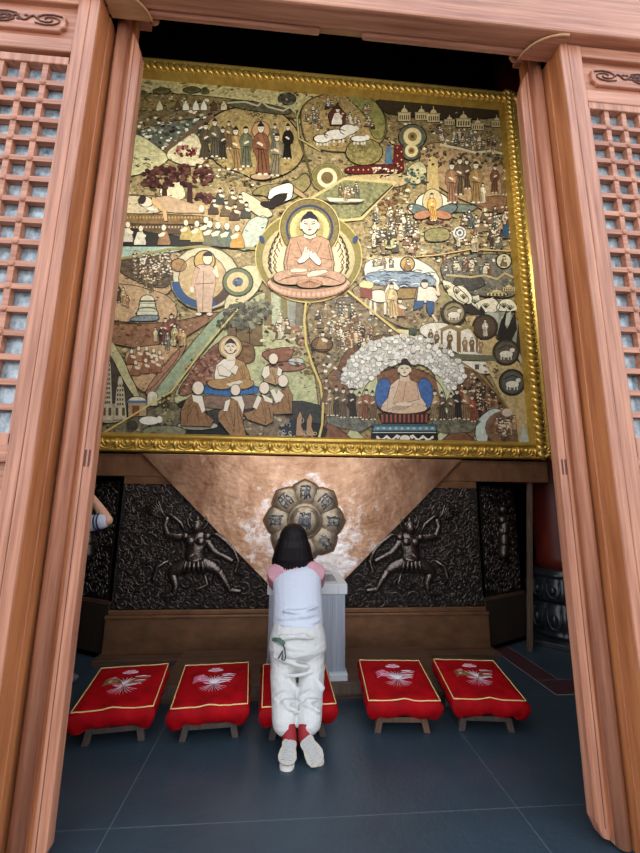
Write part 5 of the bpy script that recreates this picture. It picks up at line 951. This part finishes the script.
# ------------------------------------------------------------------ five kneeling stools
def make_stool(label, wood, seed, spread=1, plain=False):
    rg = random.Random(seed)
    t = thing('kneeling_stool', label, 'stool', (0, 0, 0), 0, 'red kneeling stools in front of the altar')
    W, D = .235, .275
    zt = lambda x, y: .262+.022*(y/D)+.016*(1-(x/W)**2)*(1-(y/D)**2)
    b = MB(); nx, ny = 16, 16; g = {}
    for i in range(nx+1):
        for j in range(ny+1):
            x = -W+2*W*i/nx; y = -D+2*D*j/ny; ed = max(abs(x)/W, abs(y)/D)
            yy = y
            g[i, j] = Vector((x, yy, zt(x, y)+rg.uniform(-.0015, .0015)-(.012 if ed > .99 else 0)+(.012*math.exp(-(x/.05)**2) if j < 2 else 0)))
    vs = []; ix = {}
    for k, v in g.items(): ix[k] = len(vs); vs.append(v)
    fs = [(ix[i, j], ix[i+1, j], ix[i+1, j+1], ix[i, j+1]) for i in range(nx) for j in range(ny)]
    per = [(i, 0) for i in range(nx)]+[(nx, j) for j in range(ny)]+[(i, ny) for i in range(nx, 0, -1)]+[(0, j) for j in range(ny, 0, -1)]
    rows = [[ix[k] for k in per]]; n = len(per)
    for q, (dz, io) in enumerate(((.022, .014), (.05, .016), (.078, .006), (.098, -.012), (.108, -.03))):
        row = []
        for m_, k in enumerate(per):
            v = g[k]; wv = .005*math.sin(m_*1.3+seed)+.003*math.sin(m_*2.9+q); cor = 1 if (abs(v.x) > W*.8 and abs(v.y) > D*.8) else 0
            hem = dz+(.005*math.sin(m_*.85+seed) if q >= 3 else 0)+cor*(.016 if q >= 3 else 0)
            row.append(len(vs)); vs.append(Vector((v.x*(1+(io+wv)/W), v.y*(1+(io+wv)/D), v.z-hem)))
        rows.append(row)
    for a, c in zip(rows[:-1], rows[1:]):
        for k in range(n): fs.append((a[k], c[k], c[(k+1) % n], a[(k+1) % n]))
    fs.append(tuple(rows[-1])); b.mesh(vs, fs, smooth=True); cv = b.build('cushion_cover', M['red_velvet'], t)
    b = MB(); b.tube([g[k]+Vector((0, 0, .006)) for k in per], .0042, 6, closed=True); b.build('piping', M['piping'], cv)
    if not plain:                                                # lotus embroidery
        S = lambda x, y: Vector((x, y, zt(x, y)+.004))
        def blob(b, cx, cy, rx, ry, rot, mi, n=10):
            P_ = [S(cx+rx*math.cos(a)*math.cos(rot)-ry*math.sin(a)*math.sin(rot), cy+rx*math.cos(a)*math.sin(rot)+ry*math.sin(a)*math.cos(rot)) for a in [6.2832*k/n for k in range(n)]]; b.prism(P_, (0, 0, .002), mi=mi)
        b = MB()
        for k in range(7): a = math.pi*(.08+.84*k/6); blob(b, .0+.03*math.cos(a), .115+.03*math.sin(a), .026, .011, a, (0, 1)[k % 2])
        blob(b, 0, .112, .02, .014, 0, 1)
        for k in range(9): a = math.pi*(.1+.8*k/8); b.tube([S(.0, -.055), S(.045*math.cos(a), -.03+.05*math.sin(a)), S(.10*math.cos(a), -.03+.085*math.sin(a))], [.005, .0035, .0015], 5, mi=0 if (1 < k < 7 or seed % 2 == 0) else 2)
        for k in range(11): a = math.pi*(1.12+.76*k/10); b.tube([S(.01*math.cos(a), -.06), S(.05*math.cos(a), -.065+.05*math.sin(a)), S(.10*math.cos(a), -.065+.085*math.sin(a))], [.0022, .0014, .0007], 5, mi=1 if k % 3 == 0 else 0)
        blob(b, -.09, .06, .02, .013, .3, 1); blob(b, -.10, .015, .014, .009, 0, 0); blob(b, 0, -.05, .055, .012, 0, 0); blob(b, -.045, -.045, .028, .009, -.3, 1); blob(b, .06, -.04, .026, .008, .2, 0)
        for k in range(5): y = .07-.026*k; b.tube([S(.05, y-.01), S(.10, y+.008*math.sin(k*2)), S(.15-.01*k, y-.006)], [.002, .003, .0012], 5, mi=2 if (k % 2 and seed % 2) else 0)
        for k in range(4): b.tube([S(-.05, -.02+.02*k), S(-.11, -.005+.022*k), S(-.14, -.03+.024*k)], [.003, .0035, .002], 5, mi=2 if seed % 2 else 1)
        b.build('embroidery', [M['thread_white'], M['thread_pink'], M['thread_green']], cv)
    for sx in (-1, 1):
        for sy in (-1, 1):
            b = MB(); h = .175+.03*sy; xb, yb = sx*.165, sy*.165-.0; xt, yt = sx*.135, sy*.165
            b.mesh([Vector((xb+dx*.021, yb+dy*.021, 0)) for dx, dy in ((-1, -1), (1, -1), (1, 1), (-1, 1))]+[Vector((xt+dx*.021, yt+dy*.021, h)) for dx, dy in ((-1, -1), (1, -1), (1, 1), (-1, 1))], [(3, 2, 1, 0), (4, 5, 6, 7), (0, 1, 5, 4), (1, 2, 6, 5), (2, 3, 7, 6), (3, 0, 4, 7)]); b.build('leg', wood, t, bevel=.003)
    for sy in (-1, 1): b = MB(); b.box(-.150, .150, sy*.165-.012, sy*.165+.012, .058, .090); b.build('stretcher', wood, t, bevel=.003)
    for sx in (-1, 1): b = MB(); b.box(sx*.145-.012, sx*.145+.012, -.18, .18, .10, .13); b.build('side_rail', wood, t, bevel=.003)
    b = MB(); b.box(-.16, .16, -.20, .20, .135, .165); b.build('seat_board', wood, t)
    return t
stools = [
    ('red velvet kneeling stool with faded grey legs, nearest the left door post', M['stool_wood'], -1.07, 3.095, 7, 1),
    ('red velvet kneeling stool with lotus embroidery, just left of the kneeling person', M['stool_wood'], -.475, 3.10, 5, 2),
    ('red velvet kneeling stool under the kneeling person in white', M['stool_wood'], .10, 3.08, 2.5, 3),
    ('red velvet kneeling stool with light brown legs, just right of the donation box', M['stool_wood_brown'], .818, 3.10, -4, 4),
    ('red velvet kneeling stool nearest the right door post and red floor band', M['stool_wood'], 1.40, 3.08, -7, 5)]
for lab, wd, x, y, rz, sd in stools:
    t = make_stool(lab, wd, sd); t.location = (x, y, 0); t.rotation_euler[2] = math.radians(rz)

# ------------------------------------------------------------------ people
def hand(b, wrist, d, side, palm, curl=.35, size=1.0):
    """wrist point, d: finger direction, side: towards the thumb, palm: normal out of the palm"""
    d, side, palm = Vector(d).normalized(), Vector(side).normalized(), Vector(palm).normalized(); s = size
    b.limb([wrist, wrist+d*.03*s, wrist+d*.075*s], [(.017*s, .024*s), (.016*s, .032*s), (.014*s, .036*s)], 12, up=palm)
    for k, (o, L) in enumerate(((.028, .068), (.0095, .076), (-.0095, .072), (-.028, .056))):
        p0 = wrist+d*.068*s+side*o*s; pts = [p0]; a = 0
        for f in (.45, .32, .23): a += curl; pts.append(pts[-1]+(d*math.cos(a)+palm*math.sin(a))*L*f*s)
        b.limb([p0-d*.02*s]+pts, [.0085*s, .0088*s, .008*s, .0072*s, .006*s], 10)
    t0 = wrist+d*.022*s+side*.022*s; b.limb([t0, t0+(d*.6+side*.7).normalized()*.03*s, t0+(d*.75+side*.55).normalized()*.052*s+palm*.01*s, t0+(d*.9+side*.35).normalized()*.075*s+palm*.02*s], [.013*s, .0105*s, .0095*s, .0075*s], 10)
def head(b, c, fwd, r=.1):
    """skull, jaw, nose, ears and neck-side joined into the body"""
    c = Vector(c); f = Vector(fwd).normalized(); s = f.cross(Vector((0, 0, 1))).normalized(); u = s.cross(f)
    Mx = Matrix((s, f, u)).transposed()
    b.ball(c+u*.02, (r*.76, r*.94, r*1.0), 20, 14, M=Mx); b.ball(c+f*r*.22-u*r*.5, (r*.62, r*.66, r*.72), 18, 12, M=Mx)
    b.limb([c+f*r*.92+u*r*.05, c+f*r*1.08-u*r*.28], [(r*.08, r*.08), (r*.14, r*.12)], 10); b.ball(c+f*r*.86-u*r*.66, (r*.26, r*.1, r*.1), 10, 8, M=Mx)
    for k in (-1, 1): b.ball(c+s*k*r*.78-u*r*.1-f*r*.05, (r*.09, r*.2, r*.3), 10, 8, M=Mx)
    return s, f, u
def face_bits(root_body, c, s, f, u, r=.1):
    c = Vector(c)
    for k in (-1, 1):
        b = MB(); b.ball(c+f*r*.80+s*k*r*.32+u*r*.02, (r*.13, r*.13, r*.10), 12, 8); b.build('eye', M['white_lid'], root_body); 
        b = MB(); b.ball(c+f*r*.895+s*k*r*.32+u*r*.02, r*.055, 8, 6); b.tube([c+f*r*.90+s*k*r*.16+u*r*.22, c+f*r*.92+s*k*r*.34+u*r*.27, c+f*r*.82+s*k*r*.5+u*r*.2], r*.03, 6); b.build('eyebrow', M['hair'], root_body)
# --- kneeling visitor
V = Vector
KP = thing('person', 'person with dark bob kneeling before the donation box, white top with pink sleeves, white trousers', 'person', (.10, 3.1, .27))
hipL, hipR, kneeL, kneeR = V((.018, 3.0, .56)), V((.182, 3.0, .56)), V((.008, 2.955, .345)), V((.192, 2.955, .345))
ankL, ankR = V((.042, 2.715, .165)), V((.148, 2.70, .172))
shL, shR = V((-.07, 3.18, .965)), V((.24, 3.18, .965)); elL, elR = V((-.075, 3.33, .87)), V((.26, 3.33, .87)); wrL, wrR = V((.02, 3.50, .890)), V((.16, 3.50, .890))
hc = V((.058, 3.225, 1.185))
b = MB()
b.limb([V((.10, 3.0, .53)), V((.10, 3.04, .66)), V((.095, 3.10, .80)), V((.085, 3.17, .94)), V((.075, 3.195, 1.0))], [(.10, .155), (.085, .135), (.09, .14), (.085, .16), (.05, .10)], 18, up=V((0, 1, 0)))
b.limb([V((.075, 3.19, .99)), V((.062, 3.21, 1.10))], [.05, .047])
s, f, u = head(b, hc, (-.05, 1, -.25))
for a, e, w_ in ((shL, elL, wrL), (shR, elR, wrR)): b.limb([a, (a+e)/2, e], [.047, .042, .036]); b.limb([e, (e*.6+w_*.4), w_], [.036, .032, .022])
hand(b, wrL, (.3, 1, -.05), (1, -.3, 0), (0, -.05, -1), .1, .92); hand(b, wrR, (-.3, 1, -.05), (-1, -.3, 0), (0, -.05, -1), .1, .92)
heelL, toeL, heelR, toeR = V((.058, 2.680, .105)), V((.040, 2.612, .035)), V((.138, 2.672, .128)), V((.205, 2.632, .035))
for h_, k_, a_, hl, to in ((hipL, kneeL, ankL, heelL, toeL), (hipR, kneeR, ankR, heelR, toeR)):
    b.limb([h_, (h_+k_)/2, k_], [.08, .07, .056]); b.limb([k_, k_*.6+a_*.4, a_], [.054, .050, .034]); b.limb([a_, hl+V((0, .03, .01)), to+V((0, .02, .008))], [.032, .026, .018])
body = remesh(b.build('body', M['skin'], KP), .006, 2); face_bits(body, hc, s, f, u)
# shirt with raglan sleeves
U = V((0, 1, 0))
b = MB(); b.limb([V((.10, 2.99, .61)), V((.10, 3.02, .68)), V((.097, 3.09, .80)), V((.092, 3.155, .91)), V((.084, 3.175, .97)), V((.076, 3.188, 1.008))], [(.128, .172), (.132, .178), (.122, .178), (.112, .183), (.092, .165), (.06, .11)], 22, up=U)
for k in range(6): z = .64+.028*k; b.tube([V((.10+(.178)*math.sin(t), 3.0+.3*(z-.64)-.132*math.cos(t), z+.014*math.sin(t*2+k*2.3))) for t in [-1.0+.28*j+.2*(k % 3) for j in range(7)]], [.003]+[.010]*5+[.003], 6)
shirt = remesh(b.build('shirt', M['shirt'], KP), .007, 4)
b = MB()
for k in range(11): b.box(.035+.010*k, .042+.010*k, 3.052, 3.058, .925+(k % 2)*.002, .934, 0)
b.build('back_print', M['ink'], shirt)
for a, e, sx in ((shL, elL, -1), (shR, elR, 1)):
    b = MB(); b.limb([V((.085+sx*.05, 3.175, 1.02)), V((.085+sx*.105, 3.165, .99)), a+V((0, -.005, -.005)), (a+e)/2, e+V((0, .01, -.005))], [(.052, .04), (.076, .052), (.080, .066), .064, .054], 16); remesh(b.build('sleeve', M['pink'], shirt), .007, 4)
b = MB(); b.tube([V((.075+.085*math.cos(a), 3.19+.07*math.sin(a), 1.018+.012*math.sin(a))) for a in [k*6.2832/20 for k in range(20)]], (.016), 8, closed=True); b.build('collar', M['pink'], shirt)
# trousers: hips and two baggy legs in one garment
b = MB(); b.limb([V((.10, 3.01, .655)), V((.10, 2.985, .59)), V((.10, 2.965, .52)), V((.10, 2.985, .46))], [(.130, .174), (.145, .192), (.150, .200), (.11, .18)], 22, up=U)
for h_, k_, a_, sx in ((hipL, kneeL, ankL, -1), (hipR, kneeR, ankR, 1)):
    b.limb([h_+V((sx*.008, -.02, -.02)), (h_+k_)/2+V((sx*.006, -.025, -.02)), k_+V((sx*.004, -.03, 0))], [(.106, .100), (.102, .090), (.096, .086)], 18, up=U); b.limb([k_+V((sx*.004, -.02, 0)), k_.lerp(a_, .4)+V((sx*.008, 0, .015)), k_.lerp(a_, .72)+V((sx*.012, 0, .008)), k_.lerp(a_, .93)+V((sx*.018, 0, .006))], [.086, .084, .082, .078], 18)
    for k in range(8): q = k_.lerp(a_, -.02+.13*k)+V((sx*.01, 0, .012)); rr = .084; b.tube([q+V((rr*math.cos(t), .03*math.sin(t*2+k*1.3)-.02*math.sin(t), rr*math.sin(t)*.9)) for t in [.3+.27*j+.35*(k % 3)-.2 for j in range(8)]], [.003]+[.015]*6+[.003], 6)
    for k in range(4): z = .50-.045*k; b.tube([V((.10+sx*(.02+.05*j), 2.885-.0*j+.03*(abs(j-1.5)/1.5)**2-.02*(k > 1), z-.022*j*(1 if k % 2 else -.5))) for j in range(4)], [.003, .014, .013, .003], 6)
for k in range(7): z = .635-.035*k; b.tube([V((.10+.192*math.sin(t), 2.975+.012*k*0-.146*math.cos(t), z+.03*math.sin(t*1.5+k*1.9))) for t in [-1.15+.3*j+.22*(k % 4) for j in range(6)]], [.003]+[.013]*4+[.003], 6)
tr = remesh(b.build('trousers', M['trousers'], KP), .0065, 2)
b = MB(); b.prism([V((-.065, 2.885, .585)), V((.0, 2.838, .57)), V((.0, 2.822, .485)), V((-.065, 2.868, .495))], (0, -.010, 0)); pk = b.build('back_pocket', M['trousers'], tr, bevel=.004)
b = MB(); b.limb([V((-.06, 2.878, .60)), V((-.025, 2.85, .608)), V((.0, 2.834, .588))], [(.012, .022), (.012, .026), (.01, .016)], 10); b.build('green_case', M['green'], pk)
b = MB(); b.tube([V((-.005, 2.826, .59)), V((.010, 2.818, .56)), V((.018, 2.806, .51)), V((.010, 2.804, .497)), V((-.006, 2.808, .50)), V((-.004, 2.818, .55)), V((-.03, 2.83, .50))], .0042, 6); b.build('cord', M['black'], pk)
for a_, hl, to, nb in ((ankL, heelL, toeL, V((-.1, -.72, .62))), (ankR, heelR, toeR, V((.06, -.95, .30)))):
    dr = (to-hl).normalized(); nb = (nb-dr*nb.dot(dr)).normalized(); sd = dr.cross(nb).normalized(); L = (to-hl).length; tp = hl-nb*.018+dr*.035
    b = MB(); b.limb([tp, tp+dr*L*.4, tp+dr*L*.8, tp+dr*L], [(.036, .034), (.034, .038), (.030, .046), (.024, .038)], 16, up=nb); b.limb([tp-nb*.045+dr*.01, tp-nb*.035+dr*L*.5], [(.036, .036), (.030, .036)], 12, up=nb); sh = remesh(b.build('shoe', M['shoe_white'], KP), .005, 2)
    b = MB(); pr = []
    for t, w_ in ((.06, .026), (.11, .038), (.22, .044), (.42, .041), (.6, .049), (.9, .055), (1.15, .045), (1.28, .020)): pr.append((t, w_))
    lo = [hl+dr*L*t+sd*w_+nb*.018 for t, w_ in pr]+[hl+dr*L*t-sd*w_+nb*.018 for t, w_ in pr[::-1]]
    b.prism(lo, nb*.018); so = b.build('sole', M['sole'], sh, bevel=.005)
    b = MB()
    for k in range(9): t = .18+.11*k; b.tube([hl+dr*L*t+sd*q*.030+nb*.0365 for q in (-1, 0, 1)], .0022, 5)
    b.build('tread', M['ink'], so)
    b = MB(); b.limb([a_+V((0, .03, .01)), a_+V((0, -.015, .008)), tp-nb*.006-dr*.02], [.040, .046, .044], 14); b.build('sock', M['sock'], KP)
# bob of hair: skull cap and hanging locks
b = MB(); b.ball(hc+V((0, -.015, .034)), (.112, .118, .118), 22, 14)
b.limb([hc+V((0, -.035, .06)), hc+V((0, -.055, -.03)), hc+V((0, -.06, -.115)), hc+V((0, -.05, -.15))], [(.085, .105), (.088, .128), (.078, .142), (.05, .135)], 20, up=V((0, 1, 0)))
hr = b
for k in range(42):
    a = -2.75+5.5*k/41*.5-.0; a = math.pi*(1.0+1.0*k/41); r1, r2 = .112, .128; dx = random.uniform(-.008, .008)
    top = hc+V((.09*math.cos(a), .03+.09*math.sin(a), .06)); q1 = hc+V((.125*math.cos(a), .0+.115*math.sin(a), -.04)); q2 = hc+V((.148*math.cos(a)+dx, .0+.118*math.sin(a), -.13)); q3 = hc+V((.150*math.cos(a)+dx*2+.006*math.sin(k*2.1), .0+.112*math.sin(a), -.172-random.uniform(0, .03)))
    hr.tube([top, q1, q2, q3], [.014, .017, .013, .003], 6)
remesh(hr.build('hair', M['hair'], KP), .0055, 1)

# --- visitor half hidden behind the left door, arm raised to take a picture
P2 = thing('person', 'person mostly hidden behind left door, bare elbow and white striped sleeve showing', 'person', (-1.86, 3.62, 0))
sh1, el1, wr1 = V((-1.68, 3.5, 1.30)), V((-1.475, 3.5, 1.335)), V((-1.67, 3.60, 1.53)); sh2, el2, wr2 = V((-2.05, 3.62, 1.32)), V((-2.12, 3.82, 1.22)), V((-1.87, 3.86, 1.52)); hc2 = V((-1.88, 3.6, 1.56))
b = MB(); b.limb([V((-1.87, 3.6, .82)), V((-1.87, 3.6, 1.0)), V((-1.87, 3.6, 1.2)), V((-1.87, 3.58, 1.36))], [(.09, .15), (.085, .135), (.10, .16), (.05, .08)], 18, up=V((0, 1, 0))); b.limb([V((-1.87, 3.59, 1.34)), V((-1.875, 3.6, 1.46))], [.052, .05]); s, f, u = head(b, hc2, (.25, 1, .2))
for a, e, w_ in ((sh1, el1, wr1), (sh2, el2, wr2)): b.limb([a, (a+e)/2, e], [.05, .046, .042]); b.limb([e, e*.6+w_*.4, w_], [.042, .04, .026])
hand(b, wr1, (-.3, .8, .5), (0, -.3, 1), (-1, 0, .2), .4); hand(b, wr2, (.3, .5, .8), (0, -.3, 1), (1, 0, .2), .4)
for sx in (-1, 1): b.limb([V((-1.87+sx*.09, 3.6, .84)), V((-1.87+sx*.095, 3.6, .45)), V((-1.87+sx*.10, 3.62, .09))], [.085, .06, .042]); b.limb([V((-1.87+sx*.10, 3.60, .06)), V((-1.86+sx*.11, 3.78, .04))], [.04, .035])
bd2 = remesh(b.build('body', M['skin'], P2), .008, 2); face_bits(bd2, hc2, s, f, u)
b = MB(); b.limb([V((-1.87, 3.6, .80)), V((-1.87, 3.6, 1.0)), V((-1.87, 3.6, 1.22)), V((-1.87, 3.58, 1.36))], [(.125, .185), (.115, .165), (.125, .185), (.07, .10)], 20, up=V((0, 1, 0)))
for a, e in ((sh1, el1), (sh2, el2)): b.limb([V((-1.87, 3.58, 1.32)), a, a.lerp(e, .42)], [.08, .076, .066], 14)
ts = remesh(b.build('shirt', M['shirt'], P2), .009, 4)
b = MB(); d = (el1-sh1).normalized()
for k in (.60, .72): c = sh1.lerp(el1, k); x_ = d.orthogonal().normalized(); y_ = d.cross(x_); b.tube([c+x_*.064*math.cos(t)+y_*.064*math.sin(t) for t in [j*6.2832/16 for j in range(16)]], .007, 6, closed=True)
b.build('sleeve_stripe', M['navy'], ts)
b = MB(); b.limb([sh1.lerp(el1, .35), sh1.lerp(el1, .8)], [.060, .062], 14); b.build('cuff', M['shirt'], ts)
b = MB(); b.limb([V((-1.87, 3.6, .92)), V((-1.87, 3.6, .80))], [(.12, .175), (.13, .19)], 20, up=V((0, 1, 0)))
for sx in (-1, 1): b.limb([V((-1.87+sx*.09, 3.6, .82)), V((-1.87+sx*.095, 3.6, .45)), V((-1.87+sx*.10, 3.62, .14))], [.10, .085, .075], 16)
remesh(b.build('trousers', M['denim'], P2), .009, 3)
for sx in (-1, 1): b = MB(); b.limb([V((-1.87+sx*.10, 3.58, .05)), V((-1.865+sx*.105, 3.70, .05)), V((-1.86+sx*.115, 3.81, .038))], [(.05, .046), (.05, .05), (.034, .044)], 14, up=V((0, 0, 1))); b.build('shoe', M['grey_shoe'], P2)
b = MB(); b.ball(hc2+V((0, -.02, .03)), (.105, .11, .115), 20, 12); b.limb([hc2+V((0, -.05, .0)), hc2+V((0, -.06, -.06))], [(.06, .09), (.05, .085)], 16, up=V((0, 1, 0))); remesh(b.build('hair', M['hair'], P2), .008, 2)
b = MB(); b.box(-1.86, -1.71, 3.735, 3.745, 1.575, 1.65); o = b.build('phone', M['black'], None, bevel=.003); o['label'] = 'black phone held up by the person behind the left door'; o['category'] = 'phone'
